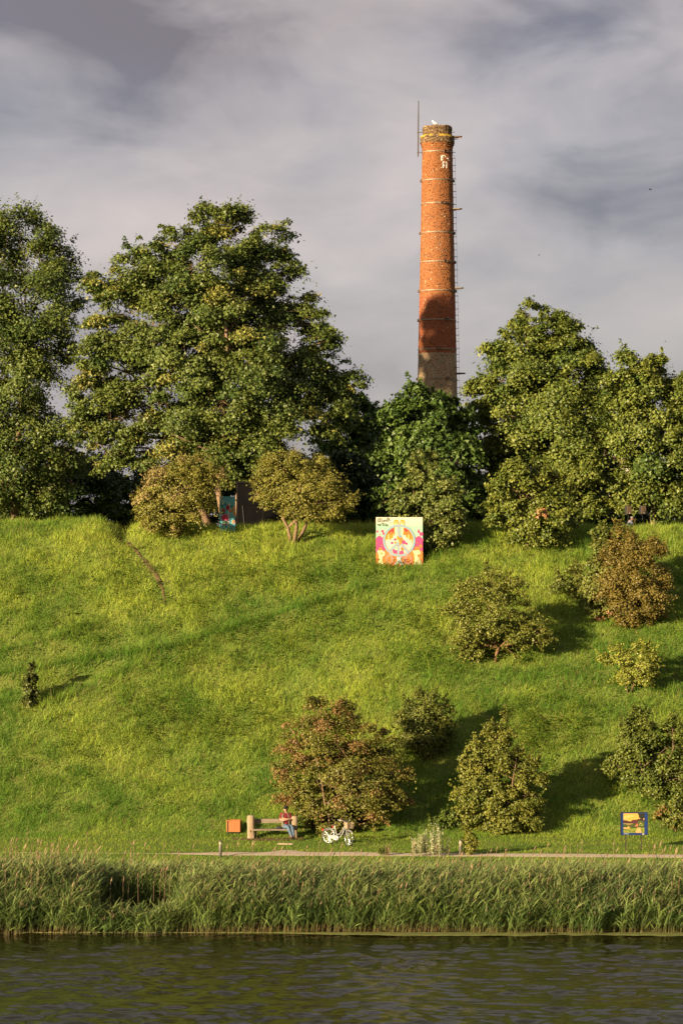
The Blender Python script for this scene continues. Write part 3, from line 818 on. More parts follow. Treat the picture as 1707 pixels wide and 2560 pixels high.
bush('broad dark green bush uphill behind the framed picture sign', (1630, 1992),
     [(1600, 1790, 26, 22), (1565, 1825, 32), (1620, 1830, 38), (1680, 1820, 34), (1590, 1875, 48), (1660, 1880, 50), (1720, 1870, 40), (1545, 1920, 34), (1610, 1935, 50), (1690, 1940, 52), (1640, 1975, 38), (1740, 1960, 45)],
     46000, .09, ((.065, .100, .016), (.155, .175, .030)), .06, seed=39, shoots=110, stems=4, clump=(.22, .42), sparse=.1)
bush('low rusty leaved scrub beside the framed picture sign', (1690, 2080), [(1650, 2030, 24), (1690, 2020, 34), (1730, 2040, 36), (1690, 2055, 26)],
     9000, .085, BUSH, .03, seed=40, shoots=25, stems=3, clump=(.18, .3), tint=((.26, .14, .05), .12))
bush('narrow dark sapling standing alone on the open grass', (76, 1774), [(74, 1665, 9, 18), (80, 1695, 15), (68, 1705, 14), (75, 1730, 20), (80, 1752, 17), (68, 1752, 14)],
     3400, .12, ((.045, .065, .012), (.13, .14, .03)), .025, seed=41, shoots=12, clump=(.13, .22), name='sapling', cat='sapling')
bush('young leafy shrub growing beside the grey bollard', (1176, 2139), [(1168, 2078, 8, 10), (1176, 2092, 13), (1166, 2106, 12), (1186, 2108, 12), (1176, 2124, 15)],
     1900, .085, ((.12, .14, .02), (.22, .20, .035)), .012, seed=42, shoots=8, clump=(.08, .14), name='shrub', cat='shrub')
bush('low dark weeds at the foot of the rusty hawthorn', (1120, 2068), [(1090, 2055, 20, 14), (1130, 2040, 26, 20), (1160, 2055, 20, 14)],
     4500, .10, ((.05, .08, .012), (.11, .14, .02)), .02, seed=43, stems=3, clump=(.16, .26))
# poplar row added out of view so its shadow falls on the lower chimney
for k, (off, h) in enumerate(((-1.7, 35.0), (-.1, 35.6), (1.5, 35.3), (2.9, 34.6))):
    x, y = 8.2 - .757 * 53 - .653 * off, 240 - .653 * 53 + .757 * off
    zb = gz(x, y) - .05
    px = x / y * F + CX
    lb = []
    for q in range(9):
        z = zb + 5 + (h - 6) * q / 8
        lb.append((px + random.uniform(-14, 14), HZ - (z - HC) / y * F, 52 if q < 7 else 36, 70))
    tree('poplar', ('tall poplar, first of an unseen row added to shade the chimney', 'tallest poplar of the unseen row added to shade the chimney', 'tall poplar, third of an unseen row added to shade the chimney', 'shortest poplar at the far end of the unseen row added to shade the chimney')[k],
         'tree', (x, y, zb), y, lb, 15000, .42, GREEN, .3, 'unseen poplars added for their shadow', seed=60 + k, clump=(.7, 1.2), twig=.3, dens=.45)

# silvery weeds and herbs by the path, each plant its own thing
def weed(label, px, py, h, n, col, spread, seed, leaf=.10):
    R = np.random.default_rng(seed)
    b = at(px, py); root = empty('mugwort', tuple(b)); tag(root, label, 'weed', 'tall weeds by the path')
    st = MB(); V = []
    for i in range(n):
        a = R.uniform(0, 6.28); o = np.array([math.cos(a), math.sin(a) * .6]) * spread * math.sqrt(R.random())
        hh = h * R.uniform(.6, 1.0) * (1 - .25 * abs(o[0]) / spread)
        ln = R.normal(0, .05, 2) + o * .25
        tip = Vector((o[0] + ln[0], o[1] + ln[1], hh))
        st.tube([(o[0], o[1], -.05), (o[0] + ln[0] * .4, o[1] + ln[1] * .4, hh * .5), tip], [.007, .006, .003], 4, (.22, .22, .10), cap=False)
        for q in range(70):
            f = R.uniform(.12, 1)
            p = np.array([o[0] + ln[0] * f, o[1] + ln[1] * f, hh * f])
            aa = R.uniform(0, 6.28); l = leaf * (1.15 - .75 * f) * R.uniform(.7, 1.3)
            A = np.array([math.cos(aa), math.sin(aa), R.uniform(.3, 1.1)]); A = A / np.linalg.norm(A) * l
            S = np.array([-math.sin(aa), math.cos(aa), 0]) * l * .26
            V.append((p, A, S))
    st.build('stem', m_bark, root)
    p, A, S = (np.array([v[k] for v in V]) for k in range(3))
    K = kites(p, A, S, 0, 0); m = len(p)
    c = np.array(col)[None] * R.uniform(.75, 1.2, m)[:, None]
    link('foliage', mesh_np('foliage', K.reshape(-1, 3), np.arange(m * 4).reshape(m, 4), np.repeat(c, 4, 0)), m_leaf, root)['kind'] = 'stuff'
weed('tall silvery grey mugwort clump at the path edge', 1088, 2143, 1.28, 18, (.52, .52, .32), .42, 5, .15)
weed('shorter silvery weed clump beside the tall mugwort', 1048, 2143, 1.08, 10, (.50, .50, .30), .26, 6, .15)
weed('low pale green herb at the path edge beyond the bicycle', 962, 2141, .42, 6, (.17, .20, .05), .2, 7, .13)

# ------------------------------------------------------------------ the brick chimney
def chimney():
    D = 240.0
    S = D / F
    cx0 = (1093.0 - CX) * S
    row = lambda y: HC - (y - HZ) * S
    zb = gz(cx0, D) - .1
    root = empty('brick_chimney', (cx0, D, zb))
    tag(root, 'tall tapering round brick chimney with iron bands and corbelled top', 'chimney')
    def rad(z):                                          # shaft radius by height
        y = HZ - (z - HC) / S
        return float(np.interp(y, [318, 378, 582, 947, 1600], [36.9, 37.7, 41.3, 49.0, 62.0])) * S
    z0 = row(1040)
    zc = row(374)                                        # top of the plain shaft
    base = MB(); base.lathe([(rad(zb), 0), (rad(z0), z0 - zb)], 48, (.30, .20, .13))
    base.build('shaft_base', mat('rough_brickwork', attr=True, rough=.9, spec=.15, noise=(2.2, .6, (.30, .24, .17)), bump=(8, .04)), root, True)
    core = MB(); core.lathe([(rad(z0) - .035, z0 - zb - .1), (rad(zc) - .035, zc - zb), (1.10, row(316) - zb)], 48, (.20, .155, .12))
    core.build('mortar_core', mat('mortar', attr=True, rough=.95, spec=.1), root, True)
    # courses: (z bottom, outer radius, palette)
    hb, gap = .066, .014
    R = np.random.default_rng(77)
    course = []
    z = z0
    while z < row(316) - .05:
        y = HZ - (z - HC) / S
        if y > 378: r = rad(z); kind = 'tan' if y > 886 else ('red' if y > 742 else 'orange')
        elif y > 370: r = 38.4 * S; kind = 'orange'
        elif y > 363.5: r = 39.6 * S; kind = 'orange'
        elif y > 359: r = 41.0 * S; kind = 'orange'
        elif y > 342: r = 42.8 * S; kind = 'soot'
        elif y > 327: r = 36.2 * S; kind = 'soot'
        else: r = (37.0 if y > 320 else 36.0) * S; kind = 'soot'
        course.append((z, r, kind, y)); z += hb + gap
    VV, CC, FF = [], [], []
    off = 0
    nb = 84
    white = set()
    def letter(rows, a0, y0):                            # white painted headers that spell the worn lettering
        for j, line in enumerate(rows):
            for i, ch in enumerate(line):
                if ch == '#': white.add((j, a0 + i, y0))
    pats = [([".###", "##.#", "##..", "#...", "##..", "##.."], 13, 393.5), (["..#", ".#.", "##.", ".#.", "..#"], 39, 395.5), (["####", "#..#", "#..#", "####", "##.#", "#..#", "#..#"], 20, 410.5)]
    faces = np.array([(0, 1, 5, 4), (4, 5, 7, 6), (1, 3, 7, 5), (2, 0, 4, 6)])
    for ci, (z, r, kind, y) in enumerate(course):
        a = (np.arange(nb) + (.5 if ci % 2 else 0)) / nb * 2 * np.pi
        da = np.pi / nb * .90
        pr = R.normal(0, .006, nb)
        ang = (np.degrees(a) + 360) % 360
        worn = fbm(a * 3 + 9, np.full(nb, z / 1.6), 301, 3)
        side = np.cos(a - math.radians(318))               # the weather side, right front, has lost more bricks
        lost = R.random(nb) < np.clip((worn - .60) * .9, 0, .4) * np.clip(side, 0, 1) * (1.0 if kind == 'orange' else .45) + .004
        ro = r + pr - np.where(lost, .085, 0)
        ri = r - .12
        lo, hi = z, z + hb
        V = np.empty((nb, 8, 3), np.float32)
        for k, (rr, sg, zz) in enumerate(((ro, -1, lo), (ro, 1, lo), (ri, -1, lo), (ri, 1, lo), (ro, -1, hi), (ro, 1, hi), (ri, -1, hi), (ri, 1, hi))):
            V[:, k, 0] = rr * np.cos(a + sg * da); V[:, k, 1] = rr * np.sin(a + sg * da); V[:, k, 2] = zz - zb
        t = np.clip(R.normal(.5, .25, nb), 0, 1)
        if kind == 'orange': c = mixc((.215, .070, .021), (.335, .130, .042), t)
        elif kind == 'red': c = mixc((.22, .060, .024), (.32, .095, .036), t)
        elif kind == 'tan': c = np.where((R.random(nb) < .16)[:, None], mixc((.30, .13, .06), (.36, .17, .08), t), mixc((.27, .20, .12), (.38, .29, .18), t))
        else: c = mixc((.12, .08, .042), (.24, .15, .07), t)
        dark = R.random(nb) < {'orange': .07, 'red': .05, 'tan': .06, 'soot': .28}[kind] * (.5 + 2.2 * worn)
        c[dark] *= R.uniform(.22, .6, dark.sum())[:, None]
        pale = R.random(nb) < .009
        c[pale] = mixc((.55, .42, .28), (.45, .30, .18), R.random(pale.sum()))
        if kind == 'soot' and 338 < y < 350:               # orange lichen on the collar
            li = (fbm(a * 2.2, np.full(nb, z * 1.2), 330, 2) > .50) & (y < 347)
            c[li] = mixc((.42, .26, .03), (.50, .33, .05), R.random(li.sum()))
        for rows, a0, y0 in pats:
            j = int(round((y - y0) / ((hb + gap) / S)))
            if 0 <= j < len(rows):
                for i, ch in enumerate(rows[j]):
                    if ch == '#':
                        th = math.radians(270 + a0 + i * 5.4)
                        q = int(np.argmin(np.abs(((a - th + np.pi) % (2 * np.pi)) - np.pi)))
                        c[q] = (.86, .82, .76)
        VV.append(V.reshape(-1, 3)); CC.append(np.repeat(c, 8, 0))
        FF.append((np.arange(nb)[:, None, None] * 8 + faces[None]).reshape(-1, 4) + off); off += nb * 8
    o = link('brickwork', mesh_np('brickwork', np.concatenate(VV), np.concatenate(FF), np.concatenate(CC)),
             mat('brick', attr=True, rough=.85, spec=.2, noise=(3.0, .25, (.16, .09, .05))), root)
    o['kind'] = 'stuff'
    # iron bands with their clamps
    m_iron = mat('weathered_iron', (.23, .185, .135), .6, .4, .2, noise=(5, .7, (.14, .09, .06)))
    m_rust = mat('rusty_iron', (.10, .055, .035), .7, .3, .2, noise=(9, .6, (.17, .09, .05)))
    for i, y in enumerate((381, 452, 510, 583, 656, 728, 801, 874, 948)):
        z = row(y); r = rad(z) + .012
        mb = MB(); mb.lathe([(r - .03, z - .045 - zb), (r + .03, z - .045 - zb), (r + .03, z + .045 - zb), (r - .03, z + .045 - zb)], 60)
        band = mb.build('iron_band', m_iron, root)
        for a in ({0: (300,), 1: (185, 352), 2: (287,), 3: (185, 352), 4: (296, 351), 5: (185, 352), 6: (184, 297), 7: (272,), 8: (186, 297)}[i]):
            t = math.radians(a)
            M = Matrix.Translation((math.cos(t) * r, math.sin(t) * r, z - zb)) @ Matrix.Rotation(t, 4, 'Z')
            cb = MB(); cb.box((-.02, -.17, .045), (.10, .17, .10), M=M); cb.box((-.02, -.17, -.10), (.10, .17, -.045), M=M)
            cb.box((-.02, -.20, -.11), (.12, -.14, .11), M=M); cb.box((-.02, .14, -.11), (.12, .20, .11), M=M)
            cb.build('clamp', m_rust, band)
    # climbing irons and the earthing wire up the right side
    A = math.radians(-12)
    ca, sa = math.cos(A), math.sin(A)
    def side(out, lat, z): 
        r = rad(min(z, zc)) + out
        return Vector((ca * r - sa * lat, sa * r + ca * lat, z - zb))
    z = row(985)
    k = 0
    while z < row(322):
        lat = .16 if k % 2 else -.16
        m = MB(); d = .24
        ex = (42.8 * S - rad(zc)) if row(362) < z < row(340) else 0
        m.tube([side(-.06 + ex, lat - .13, z), side(d + ex, lat - .13, z + .01), side(d + ex, lat + .13, z + .01), side(-.06 + ex, lat + .13, z)], .014, 5)
        m.build('climbing_iron', m_rust, root); z += .56; k += 1
    w = MB(); w.tube([side(.24, 0, row(985) + (row(395) - row(985)) * i / 14) for i in range(15)] + [side(.12, 0, row(388)), side(-.02, 0, row(386))], .011, 5)
    w.build('earthing_wire', m_rust, root)
    for y in (343, 523, 721, 934):
        z = row(y)
        m = MB()
        ex = .08 if y < 350 else 0
        pts = [side(-.05 + ex, -.42, z)] + [side(ex + .50 + .26 * math.cos(t), .30 * math.sin(t), z) for t in [math.radians(-80 + 160 * i / 10) for i in range(11)]] + [side(-.05 + ex, .42, z)]
        for a, b in zip(pts[:-1], pts[1:]):
            m.tube([a + Vector((0, 0, -.035)), b + Vector((0, 0, -.035))], .022, 4); m.tube([a + Vector((0, 0, .03)), b + Vector((0, 0, .03))], .022, 4)
            m.add([a + Vector((0, 0, -.05)), b + Vector((0, 0, -.05)), b + Vector((0, 0, .05)), a + Vector((0, 0, .05))], [(0, 1, 2, 3)])
        m.build('safety_loop', m_iron if y in (523, 721) else m_rust, root)
    # lightning rod on two brackets
    px = (1045.3 - 1093.0) * S
    rod = MB(); rod.tube([(px - .02, -.3, row(390) - zb), (px, -.3, row(300) - zb), (px + .02, -.3, row(252) - zb)], [.055, .052, .036], 8)
    rod.tube([(px - .04, -.3, row(394) - zb), (px - .02, -.3, row(388) - zb)], .025, 6)
    rb = rod.build('lightning_rod', mat('dark_rod', (.035, .024, .02), .6, .3), root)
    for y, r in ((332, 36.2 * S), (382, rad(zc))):
        b = MB(); b.tube([(px - .12, -.3, row(y) - zb), (-r + .08, -.3, row(y) + .04 - zb)], .03, 6); b.build('bracket', m_rust, rb)
    # ragged rim
    rm = MB()
    for i in range(26):
        a = i / 26 * 6.283 + R.uniform(-.1, .1); h = R.uniform(.03, .10)
        M = Matrix.Translation((math.cos(a) * 1.12, math.sin(a) * 1.12, row(317) - .03 - zb)) @ Matrix.Rotation(a + R.uniform(-.2, .2), 4, 'Z')
        rm.box((-.11, -.12, -.05), (.10, .12, h), (.20, .13, .07), M)
    rm.build('rim', MATS['brick'], root)
    # gull standing on the rim
    g = empty('gull', (cx0 - .24, D - 1.05, row(316.5) + .02)); g.scale = (.82, .82, .82); tag(g, 'white gull with grey wings perched on the chimney rim', 'bird')
    gm = mat('gull_white', (.82, .82, .80), .7, .2); gg = mat('gull_grey', (.32, .34, .37), .7, .2); gy = mat('gull_yellow', (.7, .42, .05), .5, .3)
    b = MB(); b.ell((0, 0, .20), (.25, .12, .115), 14, 9, M=Matrix.Rotation(.35, 3, 'Y')); b.tube([(-.14, 0, .24), (-.20, 0, .33), (-.22, 0, .40)], [.09, .075, .06], 10); b.ell((-.235, 0, .42), (.075, .06, .062), 10, 8)
    b.tube([(.18, 0, .13), (.36, 0, .06)], [.06, .02], 8); b.build('body', gm, g, True)
    for s in (-1, 1):
        w = MB(); w.ell((.09, s * .10, .19), (.24, .035, .085), 12, 8, M=Matrix.Rotation(.4, 3, 'Y')); w.build('wing', gg, g, True)
        l = MB(); l.tube([(.0, s * .05, .12), (.01, s * .05, -.03)], .012, 6); l.tube([(.03, s * .05, -.03), (-.07, s * .05, -.035)], [.012, .02], 5); l.build('leg', gy, g)
    k = MB(); k.tube([(-.29, 0, .415), (-.38, 0, .395)], [.022, .006], 8); k.build('beak', gy, g, True)
chimney()

# ------------------------------------------------------------------ painted boards
def srgb(r, g, b):
    f = lambda v: (v / 255 / 12.92) if v <= 10 else ((v / 255 + .055) / 1.055) ** 2.4
    return (f(r) * .46, f(g) * .46, f(b) * .46)           # matt spray paint, dulled by weather
class Art:
    """flat paint laid on a board in thin coats; board coordinates u to the right, v up, front towards -y"""
    def __init__(s, y0): s.mb = MB(); s.y = y0
    def coat(s): s.y -= .00025
    def poly(s, pts, c):
        s.coat(); s.mb.add([(x, s.y, z) for x, z in pts], [tuple(range(len(pts)))], c)
    def disc(s, x, z, r, c, rz=None, n=22):
        s.poly([(x + r * math.cos(6.2832 * i / n), z + (rz or r) * math.sin(6.2832 * i / n)) for i in range(n)], c)
    def ring(s, x, z, r0, r1, c, n=44):
        s.coat()
        vs = []
        for i in range(n):
            a = 6.2832 * i / n
            vs += [(x + r0 * math.cos(a), s.y, z + r0 * math.sin(a)), (x + r1 * math.cos(a), s.y, z + r1 * math.sin(a))]
        s.mb.add(vs, [(2 * i, 2 * i + 1, (2 * i + 3) % (2 * n), (2 * i + 2) % (2 * n)) for i in range(n)], c)
    def bar(s, x0, z0, x1, z1, w, c):
        d = math.hypot(x1 - x0, z1 - z0); nx, nz = -(z1 - z0) / d * w / 2, (x1 - x0) / d * w / 2
        s.poly([(x0 + nx, z0 + nz), (x0 - nx, z0 - nz), (x1 - nx, z1 - nz), (x1 + nx, z1 + nz)], c)
    def line(s, pts, w, c):
        for a, b in zip(pts[:-1], pts[1:]): s.bar(*a, *b, w, c)
    def capsule(s, x0, z0, x1, z1, w, c):
        d = math.hypot(x1 - x0, z1 - z0); a0 = math.atan2(z1 - z0, x1 - x0)
        pts = [(x1 + w / 2 * math.cos(a0 + t), z1 + w / 2 * math.sin(a0 + t)) for t in np.linspace(-1.57, 1.57, 9)]
        pts += [(x0 - w / 2 * math.cos(a0 + t), z0 - w / 2 * math.sin(a0 + t)) for t in np.linspace(-1.57, 1.57, 9)]
        s.poly(pts, c)
m_paint = mat('spray_paint', attr=True, rough=.55, spec=.3)
m_board = mat('plywood', (.45, .36, .24), .8, .2)
m_black = mat('black_paint', (.004, .0039, .004), .95, .03, noise=(2, .5, (.007, .0062, .0058)))

def peace_board():
    bl, br = at(940, 1413), at(1057, 1413)
    o = (bl + br) / 2
    Wd, Hd = 117 / F * o.y, 123 / F * o.y
    root = empty('graffiti_board', (o.x, o.y, o.z - .06), math.radians(2))
    root.rotation_euler = (math.radians(-5), 0, math.radians(2))
    tag(root, 'square spray painted board with peace sign and raised fingers on the grass', 'painting')
    MB().box((-Wd / 2, 0, 0), (Wd / 2, .03, Hd)).build('board', m_board, root)
    a = Art(-.001)
    X = lambda x, y=700: ((x - 338 + (y - 228) * .03) / 925 - .5) * Wd
    Z = lambda y: (1 - (y - 230) / 962) * Hd
    k = Wd / 925
    cream, mint, mag, org, pink = srgb(252, 246, 218), srgb(190, 248, 205), srgb(240, 88, 150), srgb(255, 150, 72), srgb(255, 165, 140)
    blue, ochre, red, yel = srgb(160, 205, 228), srgb(228, 170, 40), srgb(232, 80, 80), srgb(250, 245, 185)
    quad = lambda y0, y1, c: a.poly([(-Wd / 2, Z(y1)), (Wd / 2, Z(y1)), (Wd / 2, Z(y0)), (-Wd / 2, Z(y0))], c)
    quad(230, 1192, cream)
    for i in range(6): quad(300 + i * 22, 1192, tuple(c * (1 - i / 5) + m * i / 5 for c, m in zip(cream, mint)))
    quad(650, 1192, mag)
    for x, y, r in ((395, 640, 48), (500, 660, 60), (345, 650, 40), (1175, 660, 62), (1240, 680, 50), (1090, 690, 70), (340, 512, 24), (458, 505, 30), (480, 555, 28), (403, 565, 14), (375, 463, 10), (1175, 512, 28), (1178, 470, 14), (1222, 560, 40)):
        x = min(max(x, 345 + r * .5), 1248 - r * .4); a.disc(X(x, y), Z(y), min(r, abs(x - 330), abs(1262 - x)) * k, mag)
    quad(930, 1192, org)
    for x, y, r in ((405, 860, 38), (520, 930, 60), (620, 950, 50), (1130, 860, 55), (1030, 930, 60), (1205, 800, 34), (430, 785, 15), (1140, 735, 15), (340, 740, 10), (380, 930, 45), (1200, 930, 45)):
        a.disc(X(x, y), Z(y), min(r, abs(x - 325)) * k, org)
    quad(1120, 1192, srgb(255, 130, 85))
    cx_, cz_ = X(782, 690), Z(690)
    R0 = 315 * k
    a.disc(cx_, cz_, R0, red, n=40)
    seg = lambda t0, t1, c, r=R0 * .93: a.poly([(cx_ + r * math.cos(math.radians(t0 + (t1 - t0) * i / 24)), cz_ + r * math.sin(math.radians(t0 + (t1 - t0) * i / 24))) for i in range(25)], c)
    seg(158, 382, srgb(240, 180, 60))
    seg(176, 364, cream)
    for i in range(16):                                    # dripping paint
        x = 530 + i * 33
        if 680 < x < 880: continue
        h = 40 + (i * 37 % 70)
        a.bar(X(x), Z(600), X(x), Z(560 - h * .6), 20 * k, ochre); a.bar(X(x + 10), Z(560), X(x + 10), Z(640 + h), 12 * k, (ochre, mint, srgb(245, 150, 70))[i % 3])
    for x0, x1 in ((722, 735), (846, 822)):                # two raised fingers
        a.capsule(X(x1), Z(610), X(x0), Z(325), 96 * k, ochre); a.capsule(X(x1), Z(600), X(x0), Z(335), 66 * k, cream)
        a.capsule(X(x1), Z(600), X(x1), Z(430), 54 * k, mint); a.capsule(X(x0), Z(345), X(x0), Z(315), 44 * k, srgb(240, 200, 70))
    a.disc(X(785), Z(690), 120 * k, ochre, 95 * k)
    for x, y, r in ((660, 690, 48), (910, 680, 52), (700, 630, 42), (880, 620, 40), (640, 930, 60), (900, 920, 60), (770, 880, 90)): a.disc(X(x), Z(y), r * k, cream)
    for x, y, r in ((640, 735, 26), (700, 670, 26), (870, 720, 40), (920, 750, 26), (700, 900, 50), (830, 930, 45), (760, 960, 40)): a.disc(X(x), Z(y), r * k, mag)
    for x, y, r in ((720, 840, 40), (850, 850, 40), (745, 700, 30), (830, 670, 34)): a.disc(X(x), Z(y), r * k, (mint, mint, org, ochre)[int(x) % 4])
    a.ring(cx_, cz_, 275 * k, 322 * k, ochre); a.ring(cx_, cz_, 283 * k, 318 * k, blue)
    a.disc(X(805), Z(608), 30 * k, srgb(150, 180, 225), 22 * k)
    for x0, y0, x1, y1 in ((773, 375, 776, 590), (768, 720, 762, 1000), (765, 722, 578, 925), (820, 755, 972, 945)):
        a.bar(X(x0), Z(y0), X(x1), Z(y1), 48 * k, org); a.bar(X(x0), Z(y0), X(x1), Z(y1), 34 * k, blue)
    # the letters P E A C E along the foot, A as the stem of the sign
    a.disc(X(590), Z(1060), 82 * k, pink, 100 * k); a.disc(X(945), Z(1060), 88 * k, pink, 100 * k); a.disc(X(590), Z(1060), 40 * k, org, 60 * k); a.disc(X(965), Z(1060), 36 * k, org, 60 * k)
    a.bar(X(600), Z(1060), X(650), Z(1060), 30 * k, pink)
    a.poly([(X(x, y), Z(y)) for x, y in ((335, 890), (440, 880), (495, 920), (492, 980), (440, 1015), (432, 1080), (465, 1160), (400, 1172), (345, 1150), (372, 1050), (365, 960))], yel)
    a.disc(X(430), Z(945), 20 * k, org)
    a.poly([(X(x, y), Z(y)) for x, y in ((1030, 890), (1180, 880), (1200, 950), (1140, 970), (1130, 1005), (1165, 1020), (1165, 1060), (1195, 1075), (1215, 1140), (1180, 1172), (1050, 1165), (1075, 1060), (1070, 960))], yel)
    a.poly([(X(x, y), Z(y)) for x, y in ((715, 1010), (815, 1010), (805, 1090), (858, 1170), (800, 1185), (765, 1120), (735, 1182), (668, 1165), (730, 1085))], srgb(225, 238, 250))
    dk = srgb(90, 110, 95)                                  # the painter's tag
    T = lambda pts, w=9: a.line([(X(x, y), Z(y)) for x, y in pts], w * k, dk)
    T([(420, 250), (385, 262), (362, 300), (380, 318), (410, 300), (415, 250), (405, 330)]); T([(445, 255), (442, 330), (462, 322)]); T([(470, 300), (490, 285), (500, 305), (485, 322), (470, 300)])
    T([(515, 275), (525, 315), (545, 290), (560, 245), (580, 245), (560, 325)]); T([(590, 255), (600, 300)], 11); T([(355, 360), (375, 395), (390, 365), (410, 410), (420, 350)]); T([(440, 360), (490, 345)]); T([(445, 380), (500, 372)]); T([(455, 400), (505, 395)]); T([(520, 345), (525, 410), (560, 380), (530, 372), (570, 405)]); T([(600, 345), (640, 335)], 7)
    a.mb.build('painted_picture', m_paint, root)
    # black prop behind the right edge
    pr = MB(); pr.tube([(Wd / 2 - .06, .04, Hd * .62), (Wd / 2 + .28, .55, .28)], .03, 6); pr.build('prop', m_black, root)
    for x in (-.6, .6):
        b = MB(); b.box((x - .04, .03, .05), (x + .04, .08, Hd - .05)); b.build('batten', m_board, root)
peace_board()

def flower_board():
    p = P(568.5, 1311, 132.1)
    zb = gz(p.x, 132.1)
    Wd = 39.5 / F * 132.1; zt = P(0, 1240, 132.1).z
    Hd = zt - zb; vis = 71 / F * 132.1
    root = empty('mural_board', (p.x, 132.1, zb - .02), math.radians(0))
    tag(root, 'narrow turquoise mural board with pink flower beside the black cabin', 'painting')
    MB().box((-Wd / 2, 0, 0), (Wd / 2, .03, Hd)).build('board', m_board, root)
    a = Art(-.001)
    X = lambda x: ((x - 188) / 477 - .5) * Wd
    Z = lambda y: Hd - (y - 238) / 930 * vis
    k = Wd / 477
    sky_, teal, wht, pk, rd, orr, yl, gr, dk = srgb(125, 210, 225), srgb(60, 150, 170), srgb(250, 235, 225), srgb(238, 70, 120), srgb(225, 40, 45), srgb(245, 130, 40), srgb(250, 195, 60), srgb(90, 150, 60), srgb(50, 30, 30)
    a.poly([(-Wd / 2, 0), (Wd / 2, 0), (Wd / 2, Hd), (-Wd / 2, Hd)], sky_)
    for x, y, r in ((240, 330, 46), (270, 560, 40), (560, 560, 40), (360, 500, 36), (240, 480, 30)): a.disc(X(x), Z(y), r * k, teal)
    for x, y, r in ((300, 390, 50), (220, 830, 50), (330, 640, 30)): a.disc(X(x), Z(y), r * k, srgb(205, 235, 238))
    a.poly([(X(x), Z(y)) for x, y in ((460, 460), (520, 470), (520, 640), (490, 860), (470, 1160), (400, 1160), (450, 860), (440, 640))], wht)
    a.line([(X(x), Z(y)) for x, y in ((520, 470), (520, 640), (490, 860), (472, 1160))], 8 * k, dk)
    for x, y, rx, rz, c in ((440, 605, 56, 84, dk), (440, 605, 48, 76, rd), (310, 720, 52, 86, dk), (310, 710, 42, 66, rd)): a.disc(X(x), Z(y), rx * k, c, rz * k)
    for x, y in ((415, 590), (455, 575), (440, 650), (465, 610)): a.disc(X(x), Z(y), 9 * k, dk)
    a.disc(X(320), Z(755), 26 * k, gr, 34 * k); a.line([(X(315), Z(790)), (X(310), Z(850))], 12 * k, gr)
    a.poly([(X(x), Z(y)) for x, y in ((470, 745), (490, 690), (560, 655), (664, 650), (664, 715), (590, 715), (520, 755))], orr)
    a.poly([(X(x), Z(y)) for x, y in ((500, 690), (570, 655), (664, 650), (664, 672), (580, 680))], yl)
    a.disc(X(625), Z(590), 36 * k, yl); a.disc(X(620), Z(615), 30 * k, srgb(240, 150, 150))
    a.disc(X(628), Z(800), 34 * k, yl, 66 * k); a.disc(X(640), Z(800), 22 * k, orr, 50 * k)
    for i in range(9):
        t = 6.283 * i / 9
        a.capsule(X(350), Z(935), X(350) + 92 * k * math.cos(t), Z(935) + 92 * k * math.sin(t), 58 * k, pk)
    a.disc(X(352), Z(935), 26 * k, srgb(200, 30, 80))
    a.disc(X(340), Z(1080), 60 * k, srgb(150, 200, 160)); a.disc(X(612), Z(1070), 50 * k, yl, 62 * k); a.disc(X(625), Z(1080), 36 * k, srgb(240, 170, 170), 46 * k)
    for x in (290, 365): a.disc(X(x), Z(1150), 26 * k, orr)
    a.mb.build('painted_picture', m_paint, root)
flower_board()

def cabin():
    D = 136.2
    x0 = (591 - CX) / F * D; x1 = x0 + 3.6; zb = gz((x0 + x1) / 2, D) - .25; zt = P(0, 1203, D).z
    root = empty('black_cabin', (x0, D, zb)); tag(root, 'black painted flat roofed timber cabin half hidden behind the hawthorns', 'cabin')
    H = zt - zb
    MB().box((.03, .03, 0), (3.57, 2.4, H - .05)).build('wall', m_black, root)
    tr = mat('dark_trim', (.009, .0078, .007), .9, .05)
    for x in (0, 1.25, 2.5, 3.52):
        MB().box((x, -.01, 0), (x + .08, .028, H - .09)).build('batten', tr, root)
    MB().box((-.05, -.06, H - .09), (3.65, 2.5, H)).build('roof', tr, root)
    zr = P(0, 1264, D).z - zb
    for xa, xb in ((.083, 1.247), (1.333, 2.497), (2.583, 3.517)):
        MB().box((xa, .004, zr + .006), (xb, .026, H - .1)).build('panel', m_black, root)
        MB().box((xa, .004, .05), (xb, .026, zr - .006)).build('panel', m_black, root)
    d = MB(); d.tube([(.45, -.02, .5), (.30, -.02, zr)], .022, 6); d.build('brace', mat('grey_metal', (.03, .03, .031), .6, .2), root)
cabin()

